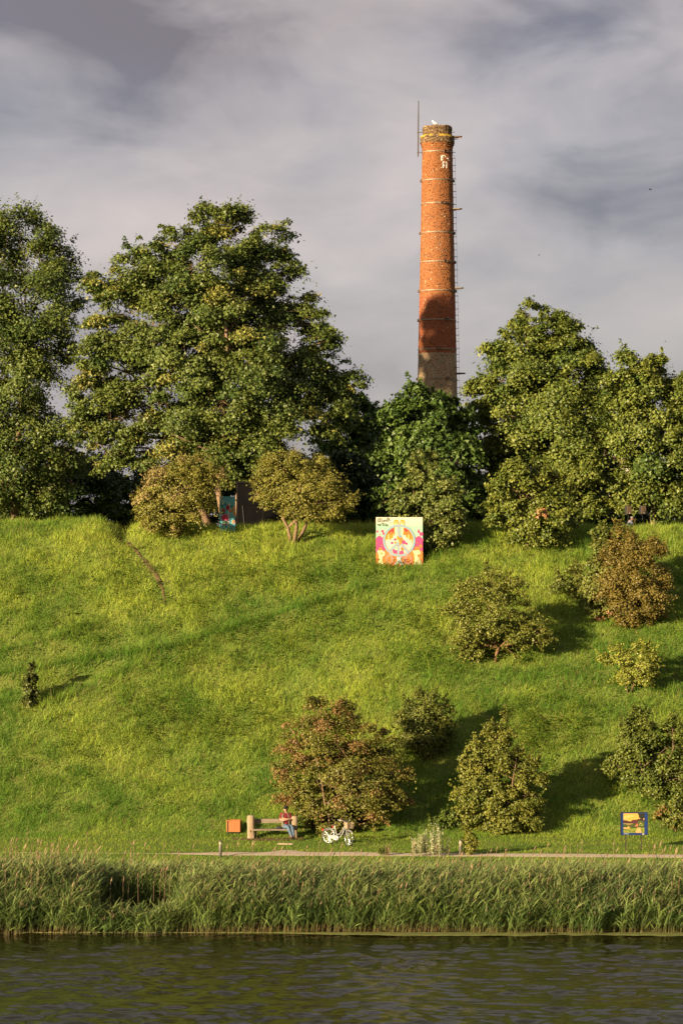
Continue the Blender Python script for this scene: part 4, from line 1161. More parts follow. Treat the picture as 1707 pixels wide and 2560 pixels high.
# ------------------------------------------------------------------ things by the path
m_wood = mat('weathered_oak', (.27, .205, .135), .85, .2, noise=(5, .75, (.20, .135, .08), (2.2, 2.2, .35)), bump=(18, .012))
m_plank = mat('grey_plank', (.19, .155, .115), .85, .2, noise=(6, .8, (.13, .095, .065), (.35, 2, 2)), bump=(22, .01))
BC = at(681, 2096)
def bench():
    root = empty('bench', (BC.x, BC.y, BC.z - .02), math.radians(2)); tag(root, 'rustic oak bench with two thick weathered end posts', 'bench')
    def post(x, w, d, h, wob):
        mb = MB(); n = 9
        lv = [(-.1, 1.05), (.12, 1.0), (.4, .97), (.7, 1.0), (h - .07, .98), (h - .02, .86), (h, .62)]
        vs = []; fs = []
        for z, f in lv:
            for j in range(16):
                a = 6.2832 * j / 16; c, s = math.cos(a), math.sin(a)
                e = .45
                px = math.copysign(abs(c) ** e, c) * w / 2 * f; py = math.copysign(abs(s) ** e, s) * d / 2 * f
                vs.append((x + px + wob * math.sin(z * 4 + j) * .012, py + .012 * math.cos(z * 5 + 2 * j), z))
        for i in range(len(lv) - 1):
            for j in range(16):
                p = i * 16 + j; q = i * 16 + (j + 1) % 16
                fs.append((p, q, q + 16, p + 16))
        fs.append(tuple(range((len(lv) - 1) * 16, len(lv) * 16)))
        mb.add(vs, fs); return mb.build('post', m_wood, root, True)
    pl = post(-.86, .29, .34, .93, 1); post(.88, .25, .34, .90, -1)
    for x, z in ((-.875, .30), (-.76, .66)):
        k = MB(); k.ell((x, -.17, z), (.016, .012, .05), 8, 6); k.build('knot', mat('dark_wood', (.08, .05, .03), .9, .1), pl)
    MB().box((-1.03, .10, .60), (1.0, .165, .775)).build('backrest', m_plank, root, bevel=.012)
    MB().box((-.78, -.24, .325), (.80, .14, .385)).build('seat', m_plank, root, bevel=.012)
    MB().box((-.70, -.08, -.05), (-.62, .08, .325)).build('bracket', mat('dark_wood'), root)
    MB().box((.64, -.08, -.05), (.72, .08, .325)).build('bracket', mat('dark_wood'), root)
bench()

def litter_bin():
    b = at(585, 2084)
    root = empty('litter_bin', (b.x, b.y, b.z - .02), math.radians(-6)); tag(root, 'orange wooden slatted litter bin standing beside the bench', 'litter bin')
    m_or = mat('orange_stained_wood', (.36, .12, .040), .65, .25, noise=(4, .4, (.28, .09, .03), (2, 2, .4)))
    m_dk = mat('dark_liner', (.03, .026, .024), .7, .2)
    w, d, z0, z1 = .56, .46, .09, .525
    MB().box((-w / 2 + .02, -d / 2 + .025, z0 - .02), (w / 2 - .02, d / 2 - .025, z1 - .02)).build('liner', m_dk, root)
    n = 8
    for i in range(n):
        if i == 0: xa, xb = -w / 2, -w / 2 + .042
        else: xa = -w / 2 + .095 + (i - 1) * .0665; xb = xa + .058
        MB().box((xa, -d / 2, z0), (xb, -d / 2 + .024, z1)).build('slat', m_or, root, bevel=.004)
        MB().box((xa, d / 2 - .024, z0), (xb, d / 2, z1)).build('slat', m_or, root)
    for i in range(6):
        ya = -d / 2 + .03 + i * .068
        for x in (-w / 2 - .004, w / 2 - .018): MB().box((x, ya, z0), (x + .022, ya + .06, z1 - .002)).build('slat', m_or, root)
    t = MB(); t.box((-w / 2 - .012, -d / 2 - .012, z1 + .002), (w / 2 + .012, -d / 2 + .07, z1 + .024)); t.box((-w / 2 - .012, d / 2 - .07, z1 + .002), (w / 2 + .012, d / 2 + .012, z1 + .024))
    t.box((-w / 2 - .012, -d / 2 + .071, z1 + .002), (-w / 2 + .06, d / 2 - .071, z1 + .024)); t.box((w / 2 - .06, -d / 2 + .071, z1 + .002), (w / 2 + .012, d / 2 - .071, z1 + .024)); t.build('top_frame', m_or, root)
    for x in (-.2, .2): MB().box((x - .03, -.15, -.06), (x + .03, .15, z0 - .02)).build('foot', m_dk, root)
litter_bin()

def bollard(px, py, label):
    b = at(px, py)
    root = empty('bollard_lamp', (b.x, b.y, b.z)); tag(root, label, 'bollard', 'bollard lamps along the path')
    MB().lathe([(.060, -.1), (.060, .43), (.058, .44)], 20).build('post', mat('grey_brown_metal', (.13, .115, .10), .5, .4, .3, noise=(7, .4, (.14, .12, .10))), root, True)
    MB().lathe([(.055, .441), (.055, .56)], 20).build('lamp_glass', mat('opal_glass', (.34, .27, .18), .3, .5), root, True)
    MB().lathe([(.062, .561), (.064, .59), (.05, .605), (.02, .61)], 20).build('cap', mat('dark_cap', (.10, .085, .075), .5, .4, .3), root, True)
bollard(551, 2143, 'grey bollard lamp at the path edge below the litter bin')
bollard(1151, 2140, 'grey bollard lamp at the path edge between the mugwort and the leafy shrub')

def sign():
    l = at(1564, 2127); r = at(1603, 2127)
    c = (l + r) / 2
    S = F / c.y
    Wd, Hd = 69.5 / S, 58 / S
    zb = HC - (2089 - HZ) / S - c.z
    root = empty('picture_sign', (c.x, c.y, c.z)); tag(root, 'blue bordered landscape picture on a two legged stand', 'sign')
    xo = (1585 - 1583.5) / S
    m_fr = mat('brown_steel', (.045, .032, .028), .5, .4, .3)
    MB().box((xo - Wd / 2 + .012, .004, zb + .012), (xo + Wd / 2 - .012, .03, zb + Hd - .012)).build('panel', mat('sign_back', (.10, .10, .11), .6, .3), root)
    for a_, b_ in (((-Wd / 2, zb), (Wd / 2, zb + .02)), ((-Wd / 2, zb + Hd - .02), (Wd / 2, zb + Hd)), ((-Wd / 2, zb + .0205), (-Wd / 2 + .02, zb + Hd - .0205)), ((Wd / 2 - .02, zb + .0205), (Wd / 2, zb + Hd - .0205))):
        MB().box((xo + a_[0], -.016, a_[1]), (xo + b_[0], .04, b_[1])).build('frame', m_fr, root)
    for x in (l.x - c.x, r.x - c.x): MB().box((x - .02, -.0, -.15), (x + .02, .04, zb - .001)).build('leg', m_fr, root)
    a = Art(.001)
    k = Wd / 527
    X = lambda x: xo + (x - 644) * k
    Z = lambda y: zb + (826 - y) * k
    blue, sky_, dkp, gr, lg, sand, dgr = srgb(26, 62, 128), srgb(240, 190, 90), srgb(82, 48, 52), srgb(75, 92, 42), srgb(150, 160, 60), srgb(238, 185, 120), srgb(48, 50, 36)
    a.poly([(X(382), Z(825)), (X(906), Z(825)), (X(906), Z(388)), (X(382), Z(388))], blue)
    a.poly([(X(440), Z(780)), (X(838), Z(780)), (X(838), Z(412)), (X(440), Z(412))], sky_)
    a.poly([(X(440), Z(470)), (X(600), Z(440)), (X(640), Z(470)), (X(500), Z(500)), (X(440), Z(520))], srgb(247, 206, 120))
    a.poly([(X(x), Z(y)) for x, y in ((440, 780), (440, 540), (500, 545), (560, 565), (590, 560), (610, 535), (700, 528), (730, 515), (790, 510), (838, 530), (838, 780))], dkp)
    a.poly([(X(x), Z(y)) for x, y in ((440, 590), (600, 600), (660, 570), (720, 540), (838, 560), (838, 780), (440, 780))], gr)
    a.poly([(X(x), Z(y)) for x, y in ((605, 600), (620, 545), (690, 535), (720, 560), (700, 610))], srgb(105, 55, 60))
    a.poly([(X(x), Z(y)) for x, y in ((712, 412), (838, 412), (838, 500), (810, 520), (770, 515), (735, 490), (730, 450))], dgr)
    a.disc(X(825), Z(518), 12 * k, sky_, 14 * k)
    for x0, y0, x1, y1, w, c_ in ((440, 608, 620, 610, 8, sand), (500, 625, 580, 627, 6, sand), (440, 690, 560, 690, 26, sand), (525, 660, 560, 690, 30, srgb(230, 170, 80)), (490, 690, 490, 730, 12, sand)): a.bar(X(x0), Z(y0), X(x1), Z(y1), w * k, c_)
    a.poly([(X(x), Z(y)) for x, y in ((440, 720), (560, 700), (700, 690), (838, 680), (838, 780), (440, 780))], lg)
    for i in range(14): a.bar(X(450 + i * 26), Z(705 + (i * 29) % 60), X(490 + i * 24), Z(712 + (i * 17) % 60), 9 * k, (gr, dgr, srgb(190, 180, 80))[i % 3])
    for i in range(9): a.bar(X(720 + (i * 31) % 100), Z(590 + (i * 17) % 70), X(750 + (i * 37) % 80), Z(575 + (i * 23) % 80), 8 * k, (lg, srgb(215, 205, 130))[i % 2])
    a.poly([(X(x), Z(y)) for x, y in ((700, 600), (712, 600), (720, 660), (650, 660))], srgb(220, 130, 85))
    a.poly([(X(x), Z(y)) for x, y in ((705, 680), (760, 680), (785, 780), (672, 780))], sand)
    a.bar(X(448), Z(792), X(545), Z(792), 7 * k, srgb(190, 200, 220)); a.bar(X(448), Z(805), X(545), Z(805), 6 * k, srgb(160, 175, 205))
    a.bar(X(797), Z(803), X(832), Z(803), 20 * k, srgb(235, 235, 235))
    a.mb.build('landscape_picture', m_paint, root)
sign()

# stone slab in the grass and the camera bag on the seat
b = at(714, 2112)
s = MB(); s.add([(-.33, -.09, -.05), (.30, -.11, -.05), (.34, .08, -.05), (-.30, .10, -.05), (-.32, -.08, .035), (.29, -.10, .03), (.32, .07, .04), (-.29, .09, .045)], [(0, 3, 2, 1), (4, 5, 6, 7), (0, 1, 5, 4), (1, 2, 6, 5), (2, 3, 7, 6), (3, 0, 4, 7)])
tag(s.build('stone_slab', mat('pinkish_stone', (.42, .30, .22), .9, .2, noise=(6, .6, (.30, .22, .16)), bump=(20, .01)), None, bevel=.015, loc=(b.x, b.y, b.z)), 'flat pinkish stone slab in the grass before the bench', 'stone')
bag = empty('camera_bag', (BC.x + .29, BC.y - .08, BC.z - .02 + .384)); tag(bag, 'small black bag lying on the bench seat', 'bag')
m_bag = mat('black_cloth', (.025, .023, .024), .8, .2)
s = MB(); s.tube([(-.15, 0, .045), (-.10, 0, .055), (.02, 0, .05), (.13, 0, .045)], [.03, .055, .052, .045], 10); s.build('pouch', m_bag, bag, True)
s = MB(); s.tube([(.10, -.02, .08), (.15, -.05, .03), (.20, -.02, .01), (.14, .03, .02)], .010, 5); s.build('strap', m_bag, bag, True)

# ------------------------------------------------------------------ bicycle
def bicycle():
    rb = at(821, 2110.5)
    yaw = math.radians(-37)
    root = empty('bicycle', (rb.x, rb.y, rb.z), yaw)
    root.rotation_euler = (math.radians(-3), math.radians(2), yaw)
    tag(root, 'white step through city bicycle with front basket parked by the hawthorn bush', 'bicycle')
    mw = mat('white_enamel', (.27, .265, .255), .3, .5, coat=.3); ms = mat('bright_steel', (.55, .54, .52), .3, .5, .8); mk = mat('black_rubber', (.02, .02, .02), .8, .2)
    mr = mat('red_plastic', (.65, .012, .012), .3, .5); mbk = mat('wicker', (.34, .25, .16), .85, .2, noise=(30, .5, (.22, .16, .10)))
    RW = .305
    ZU = Matrix.Rotation(math.pi / 2, 4, 'X')
    front = Matrix.Translation((.99, 0, 0)) @ Matrix.Rotation(math.radians(-20), 4, 'Z') @ Matrix.Translation((-.99, 0, 0))
    I = Matrix.Identity(4)
    def wheel(x, M):
        w = MB(); w.torus(RW - .014, .0165, M @ Matrix.Translation((x, 0, RW)) @ ZU, 36, 8); t = w.build('wheel', mk, root, True)
        r = MB(); r.torus(RW - .036, .010, M @ Matrix.Translation((x, 0, RW)) @ ZU, 36, 6); r.build('rim', ms, t, True)
        s = MB()
        for i in range(28):
            a = 6.2832 * i / 28; sd = .03 if i % 2 else -.03
            s.tube([M @ Vector((x, sd, RW)), M @ Vector((x + math.cos(a) * (RW - .036), 0, RW + math.sin(a) * (RW - .036)))], .0016, 3, cap=False)
        s.tube([M @ Vector((x, -.05, RW)), M @ Vector((x, .05, RW))], .022, 8); s.build('spokes_and_hub', ms, t)
        g = MB()
        a0, a1 = (math.radians(25), math.radians(200)) if x < .5 else (math.radians(40), math.radians(185))
        vs, fs = [], []
        n = 20
        for i in range(n + 1):
            a = a0 + (a1 - a0) * i / n
            for yy, dr in ((-.026, -.008), (-.014, .006), (.014, .006), (.026, -.008)):
                vs.append(M @ Vector((x + math.cos(a) * (RW + .018 + dr), yy, RW + math.sin(a) * (RW + .018 + dr))))
        for i in range(n):
            for j in range(3): fs.append((i * 4 + j, i * 4 + j + 1, i * 4 + j + 5, i * 4 + j + 4))
        g.add(vs, fs); o = g.build('mudguard', mw, root, True)
        so = o.modifiers.new('thickness', 'SOLIDIFY'); so.thickness = .004
    wheel(0, I); wheel(.99, front)
    f = MB()
    BB = Vector((.42, 0, .27)); ST = Vector((.285, 0, .63)); HT = Vector((.745, 0, .82)); HB = Vector((.785, 0, .68))
    f.tube([BB, ST], .017, 8)
    f.tube([HT, HB], .021, 8)
    f.tube([HB + Vector((-.005, 0, .02)), Vector((.66, 0, .46)), Vector((.55, 0, .315)), BB], .019, 8)
    f.tube([HT + Vector((.01, 0, -.03)), Vector((.66, 0, .62)), Vector((.52, 0, .43)), Vector((.37, 0, .40))], .016, 8)
    for s in (-.045, .045):
        f.tube([BB + Vector((0, s * .5, 0)), Vector((0, s, RW))], .010, 6); f.tube([ST + Vector((0, s * .4, -.05)), Vector((0, s, RW))], .010, 6)
    f.build('frame', mw, root, True)
    k = MB()
    for s in (-.045, .045): k.tube([front @ (HB + Vector((0, s * .7, -.01))), front @ Vector((.87, s, .50)), front @ Vector((.99, s, RW))], [.014, .013, .009], 7)
    k.tube([HT, HT + Vector((-.03, 0, .13))], .013, 7); k.build('fork', mw, root, True)
    h = MB()
    c = HT + Vector((-.032, 0, .135))
    h.tube([front @ (c + Vector(p)) for p in ((-.17, -.27, .035), (-.06, -.25, .03), (.03, -.14, .03), (.02, 0, 0), (.03, .14, .03), (-.06, .25, .03), (-.17, .27, .035))], .011, 7)
    hb = h.build('handlebar', ms, root, True)
    for s in (-1, 1):
        g = MB(); g.tube([front @ (c + Vector((-.18, s * .272, .036))), front @ (c + Vector((-.08, s * .254, .031)))], .016, 7); g.build('grip', mat('grey_grip', (.25, .24, .23), .7, .3), hb)
    b = MB()
    def ring(z, f_): return [front @ Vector((.95 + sx * .125 * f_, sy * .17 * f_, z)) for sx, sy in ((-1, -1), (1, -1), (1, 1), (-1, 1))]
    lo, hi = ring(.70, .82), ring(.92, 1.0)
    for q in range(4):
        a, b2 = lo[q], lo[(q + 1) % 4]; c2, d = hi[(q + 1) % 4], hi[q]
        for i in range(9):
            t = i / 8; b.tube([a.lerp(b2, t), d.lerp(c2, t)], .006, 4, cap=False)
        for i in range(8):
            t = i / 7; b.tube([a.lerp(d, t), b2.lerp(c2, t)], .009, 4, cap=False)
    b.add(lo, [(0, 1, 2, 3)]); b.build('basket', mbk, root)
    s = MB(); s.ell((.235, 0, .775), (.13, .075, .032), 12, 8); s.ell((.35, 0, .772), (.09, .03, .022), 10, 6); sd = s.build('saddle', mat('dark_leather', (.045, .03, .022), .6, .3), root, True)
    p = MB(); p.tube([ST, (.245, 0, .76)], .012, 7); p.build('seat_post', ms, sd)
    g = MB()
    for y0, y1 in ((-.058, -.050),):
        pts = [(.42 + .10 * math.cos(t), .27 + .10 * math.sin(t)) for t in np.linspace(-1.9, 1.9, 14)] + [(.06, .345), (-.02, .325), (-.02, .285), (.06, .265)]
        n = len(pts)
        g.add([(x, y0, z) for x, z in pts] + [(x, y1, z) for x, z in pts], [tuple(range(n)), tuple(range(2 * n - 1, n - 1, -1))] + [(i, i + n, (i + 1) % n + n, (i + 1) % n) for i in range(n)])
    g.build('chainguard', mw, root)
    c = MB(); c.torus(.075, .012, Matrix.Translation((.42, -.066, .27)) @ ZU, 20, 6); c.tube([(.42, -.09, .27), (.45, -.09, .11)], .010, 6); c.tube([(.42, .09, .27), (.39, .09, .43)], .010, 6); c.tube([(.42, -.10, .27), (.42, .10, .27)], .014, 8)
    cr = c.build('crank', ms, root, True)
    for (x, y, z) in ((.45, -.14, .105), (.39, .14, .435)): MB().box((x - .04, y - .045, z - .012), (x + .04, y + .045, z + .012)).build('pedal', mk, cr)
    MB().box((-.33, -.035, .50), (-.285, .035, .575)).build('rear_reflector', mr, root, bevel=.008)
    l = MB(); l.ell((.17, 0, .69), (.03, .03, .035), 10, 8); l.build('tail_lamp', mr, root, True)
    st = MB(); st.tube([(-.30, 0, .53), (-.02, 0, .58), (.12, 0, .60), (.25, 0, .62)], .008, 6); st.tube([(.17, 0, .655), (.25, 0, .66)], .008, 5); st.build('luggage_rail', ms, root)
    ks = MB(); ks.tube([(.30, .04, .26), (.24, .20, .015)], .009, 6); ks.build('kickstand', ms, root)
bicycle()

# ------------------------------------------------------------------ people
def skin(name, V, E, m, parent, sub=2, root_i=0):
    """one continuous surface grown over a jointed skeleton: V = [(x, y, z, rx, ry)]"""
    me = bpy.data.meshes.new(name)
    me.from_pydata([v[:3] for v in V], E, [])
    o = bpy.data.objects.new(name, me); COL.objects.link(o)
    md = o.modifiers.new('skin', 'SKIN'); md.use_smooth_shade = True
    sv = me.skin_vertices[0].data
    for i, v in enumerate(V):
        sv[i].radius = (v[3], v[4] if len(v) > 4 else v[3]); sv[i].use_root = (i == root_i)
    sb = o.modifiers.new('sub', 'SUBSURF'); sb.levels = sub; sb.render_levels = sub
    dg = bpy.context.evaluated_depsgraph_get(); dg.update()
    nm = bpy.data.meshes.new_from_object(o.evaluated_get(dg))
    bpy.data.objects.remove(o)
    nm.materials.clear()
    nm.name = name
    return link(name, nm, m, parent)
m_skin = mat('skin_tone', (.34, .18, .115), .55, .3)
def hand(V, E, w, d, side, r=.009):
    """five finger chains on a palm that runs from wrist index w along d"""
    wv = Vector(V[w][:3]); d = Vector(d).normalized(); sd = Vector(side).normalized(); nn = d.cross(sd)
    p = len(V); c = wv + d * .06; V.append((*c, .034, .018)); E.append((w, p))
    for i in range(4):
        o = sd * (.030 - .020 * i); L = (.062, .072, .068, .052)[i]
        a = c + o + d * .022
        i0 = len(V); V.append((*a, r)); V.append((*(a + d * L * .5 + nn * .008), r * .92)); V.append((*(a + d * L * .85 + nn * .028), r * .75))
        E += [(p, i0), (i0, i0 + 1), (i0 + 1, i0 + 2)]
    t = wv + d * .03 + sd * .038; i0 = len(V)
    V.append((*t, r * 1.15)); V.append((*(t + d * .03 + sd * .016), r)); V.append((*(t + d * .055 + sd * .014), r * .8))
    E += [(p, i0), (i0, i0 + 1), (i0 + 1, i0 + 2)]
def shell(levels, a0, a1, n=18, th=.012):
    """open garment shell: levels (centre, rx, ry); angle 0 = towards the viewer (-y)"""
    vs, fs = [], []
    for (c, rx, ry) in levels:
        for i in range(n + 1):
            a = math.radians(a0 + (a1 - a0) * i / n)
            vs.append((c[0] + rx * math.sin(a), c[1] - ry * math.cos(a), c[2]))
    for k in range(len(levels) - 1):
        for i in range(n):
            p = k * (n + 1) + i; fs.append((p, p + 1, p + n + 2, p + n + 1))
    return MB().add(vs, fs)
def face(parent, c, fwd, rt, skin_m, glasses=False):
    c = Vector(c); f = Vector(fwd).normalized(); r = Vector(rt).normalized(); u = r.cross(f) * -1
    if u.z < 0: u = -u
    n = MB(); n.tube([c + f * .078 + u * .015, c + f * .098 - u * .022, c + f * .080 - u * .030], [.010, .016, .010], 7); n.build('nose', skin_m, parent, True)
    for s in (-1, 1):
        e = MB(); e.ell(c + f * .076 + r * s * .031 + u * .012, (.013, .008, .008), 8, 6); e.build('eye', mat('dark_eye', (.03, .02, .018), .3, .5), parent, True)
        b = MB(); b.tube([c + f * .080 + r * s * .014 + u * .034, c + f * .074 + r * s * .046 + u * .032], .006, 5); b.build('eyebrow', mat('dark_hair', (.05, .035, .025), .8, .2), parent)
        ea = MB(); ea.ell(c + r * s * .082 - u * .008 - f * .008, (.010, .020, .028), 8, 6); ea.build('ear', skin_m, parent, True)
    m = MB(); m.tube([c + f * .076 - r * .022 - u * .058, c + f * .083 - u * .057, c + f * .076 + r * .022 - u * .058], .006, 5); m.build('mouth', mat('lip', (.30, .11, .09), .5, .3), parent)

def seated_person():
    root = empty('person', (BC.x + .56, BC.y - .05, BC.z - .02), 0)
    tag(root, 'person in burgundy shirt, olive vest and black cap seated with folded arms', 'person')
    V = [(0, 0, .475, .15, .12), (-.01, .03, .64, .145, .11), (-.02, .05, .82, .165, .115), (-.03, .06, .97, .13, .085), (-.03, .05, 1.045, .055, .055), (-.03, .02, 1.115, .070, .075), (-.03, .03, 1.185, .080, .090), (-.03, .035, 1.25, .062, .070)]
    E = [(i, i + 1) for i in range(7)]
    def chain(start, pts):
        p = start
        for q in pts:
            V.append(q); E.append((p, len(V) - 1)); p = len(V) - 1
        return p
    l = chain(3, [(-.19, .05, .96, .072), (-.225, .00, .84, .052), (-.225, -.05, .735, .046), (-.10, -.145, .745, .040), (.01, -.165, .765, .030)])
    hand(V, E, l, (1, .12, .1), (0, -.2, 1))
    r = chain(3, [(.13, .05, .96, .072), (.175, .00, .84, .052), (.18, -.05, .735, .046), (.07, -.185, .780, .040), (-.05, -.195, .800, .030)])
    hand(V, E, r, (-1, .12, .05), (0, -.2, 1))
    for s, kn, an, toe in ((-1, (.07, -.42, .50), (.235, -.74, .12), (.255, -.82, .14)), (1, (.245, -.40, .49), (.315, -.72, .12), (.335, -.80, .15))):
        h = chain(0, [(s * .085, -.04, .475, .092), ((s * .085 + kn[0]) / 2, -.23, .495, .080), (*kn, .062), ((kn[0] + an[0]) / 2, (kn[1] + an[1]) / 2, (kn[2] + an[2]) / 2, .055), (*an, .040), (*toe, .036)])
    skin('body', V, E, m_skin, root)
    # clothing over the same skeleton
    m_shirt = mat('burgundy_check', (.16, .014, .022), .8, .2, noise=(28, .6, (.055, .006, .010)))
    m_vest = mat('olive_vest', (.125, .105, .062), .85, .2, noise=(14, .4, (.06, .05, .03))); m_jean = mat('blue_denim', (.060, .095, .14), .85, .2, noise=(9, .5, (.11, .15, .20)))
    S = [(0, 0, .50, .158, .13), (-.01, .03, .64, .155, .12), (-.02, .05, .82, .175, .125), (-.03, .06, .965, .140, .095), (-.03, .055, 1.02, .065, .065), (-.19, .05, .962, .084), (-.222, .00, .85, .070), (-.227, -.03, .785, .064), (.13, .05, .962, .084), (.172, .00, .85, .070), (.178, -.03, .785, .064)]
    skin('shirt', S, [(0, 1), (1, 2), (2, 3), (3, 4), (3, 5), (5, 6), (6, 7), (3, 8), (8, 9), (9, 10)], m_shirt, root)
    J = [(0, 0, .47, .165, .135), (0, .01, .56, .158, .125)]; JE = [(0, 1)]
    for s, kn, an in ((-1, (.07, -.42, .50), (.235, -.74, .12)), (1, (.245, -.40, .49), (.315, -.72, .12))):
        i = len(J)
        J += [(s * .085, -.04, .475, .105), ((s * .085 + kn[0]) / 2, -.23, .495, .092), (*kn, .075), ((kn[0] + an[0]) / 2, (kn[1] + an[1]) / 2, (kn[2] + an[2]) / 2, .067), (an[0] * .97 + kn[0] * .03, an[1] + .012, an[2] + .02, .058)]
        JE += [(0, i), (i, i + 1), (i + 1, i + 2), (i + 2, i + 3), (i + 3, i + 4)]
    skin('jeans', J, JE, m_jean, root)
    for x, y, z in ((.245, -.77, .10), (.322, -.75, .10)):
        b = MB(); b.ell((x, y, z), (.052, .085, .075), 12, 8, M=Matrix.Rotation(-.9, 3, 'X')); b.ell((x + .008, y - .045, z + .04), (.045, .06, .065), 10, 8); sh = b.build('shoe', mat('dark_shoe', (.030, .022, .018), .6, .3), root, True)
    lv = [((0, .0, .46), .215, .185), ((-.005, .02, .58), .205, .185), ((-.015, .045, .72), .205, .19), ((-.02, .05, .84), .205, .19), ((-.028, .055, .93), .19, .175), ((-.03, .055, 1.0), .145, .14), ((-.03, .055, 1.05), .085, .09)]
    v = shell(lv, 30, 330); o = v.build('vest', m_vest, root, True); so = o.modifiers.new('thickness', 'SOLIDIFY'); so.thickness = .014
    c = MB(); c.ell((-.03, .033, 1.232), (.092, .108, .078), 14, 8); c.build('cap', mat('black_cap', (.012, .011, .012), .8, .2), root, True)
    vz = MB(); vz.add([(-.10, -.05, 1.225), (-.085, -.12, 1.218), (-.03, -.15, 1.214), (.025, -.12, 1.218), (.04, -.05, 1.225), (-.10, -.05, 1.237), (-.085, -.12, 1.230), (-.03, -.15, 1.226), (.025, -.12, 1.230), (.04, -.05, 1.237)],
                      [(4, 3, 2, 1, 0), (5, 6, 7, 8, 9), (0, 1, 6, 5), (1, 2, 7, 6), (2, 3, 8, 7), (3, 4, 9, 8), (4, 0, 5, 9)]); vz.build('cap_peak', MATS['black_cap'], root)
    face(root, (-.03, .02, 1.165), (0, -1, 0), (1, 0, 0), m_skin)
seated_person()

def standing_person():
    D = 137.2
    x = (1570 - CX) / F * D
    root = empty('person', (x, D, gz(x, D)), 0)
    tag(root, 'grey haired person in pale shirt bending over behind the crest by the loudspeakers', 'person')
    zt = P(0, 1291, D).z - gz(x, D)                      # top of the head
    k = zt / 1.62
    T = lambda p: (p[0], p[1], p[2] * k, *p[3:])
    V = [(0, 0, .90, .15, .12), (.02, 0, 1.06, .15, .115), (.06, 0, 1.24, .165, .12), (.11, 0, 1.38, .12, .09), (.15, 0, 1.42, .055, .055), (.20, -.01, 1.45, .068, .065), (.215, -.01, 1.52, .085, .080), (.205, -.01, 1.58, .062, .062)]
    E = [(i, i + 1) for i in range(7)]
    def chain(start, pts):
        p = start
        for q in pts:
            V.append(q); E.append((p, len(V) - 1)); p = len(V) - 1
        return p
    l = chain(3, [(.11, -.18, 1.36, .07), (.16, -.22, 1.22, .052), (.24, -.22, 1.12, .044), (.36, -.18, 1.09, .036), (.44, -.15, 1.06, .028)])
    hand(V, E, l, (1, .1, -.35), (0, 1, .1))
    r = chain(3, [(.11, .17, 1.36, .07), (.17, .21, 1.22, .052), (.25, .20, 1.11, .044), (.36, .16, 1.07, .036), (.44, .12, 1.04, .028)])
    hand(V, E, r, (1, -.1, -.35), (0, -1, .1))
    for s in (-1, 1):
        chain(0, [(0, s * .09, .86, .095), (.015, s * .10, .66, .078), (.01, s * .10, .47, .060), (-.02, s * .10, .26, .056), (-.03, s * .10, .09, .042), (.09, s * .11, .05, .038), (.16, s * .11, .04, .034)])
    V = [T(v) for v in V]
    skin('body', V, E, m_skin, root)
    Q = [(0, 0, .86, .16, .13), (.02, 0, 1.06, .165, .13), (.06, 0, 1.24, .18, .135), (.11, 0, 1.375, .135, .10), (.14, 0, 1.41, .07, .07), (.11, -.18, 1.36, .085), (.15, -.215, 1.25, .072), (.19, -.22, 1.18, .066), (.11, .17, 1.36, .085), (.16, .205, 1.25, .072), (.20, .205, 1.18, .066)]
    skin('shirt', [T(v) for v in Q], [(0, 1), (1, 2), (2, 3), (3, 4), (3, 5), (5, 6), (6, 7), (3, 8), (8, 9), (9, 10)], mat('pale_grey_shirt', (.42, .47, .54), .8, .2, noise=(9, .4, (.34, .38, .45))), root)
    J = [(0, 0, .84, .165, .135), (0, 0, .92, .16, .13)]; JE = [(0, 1)]
    for s in (-1, 1):
        i = len(J); J += [(0, s * .09, .82, .11), (.015, s * .10, .66, .092), (.01, s * .10, .47, .074), (-.02, s * .10, .26, .066), (-.03, s * .10, .10, .060)]; JE += [(0, i), (i, i + 1), (i + 1, i + 2), (i + 2, i + 3), (i + 3, i + 4)]
    skin('trousers', [T(v) for v in J], JE, mat('dark_trousers', (.05, .05, .06), .85, .2), root)
    for s in (-1, 1):
        b = MB(); b.ell((.06, s * .105, .05), (.13, .055, .055), 12, 8); b.build('shoe', MATS['dark_shoe'], root, True)
    h = MB(); h.ell((.185, -.01, 1.555 * k), (.088, .088, .070), 14, 8); h.build('hair', mat('grey_hair', (.17, .155, .14), .9, .2), root, True)
    face(root, (.205, -.01, 1.50 * k), (1, -.25, -.35), (-.25, -1, 0), m_skin)
standing_person()

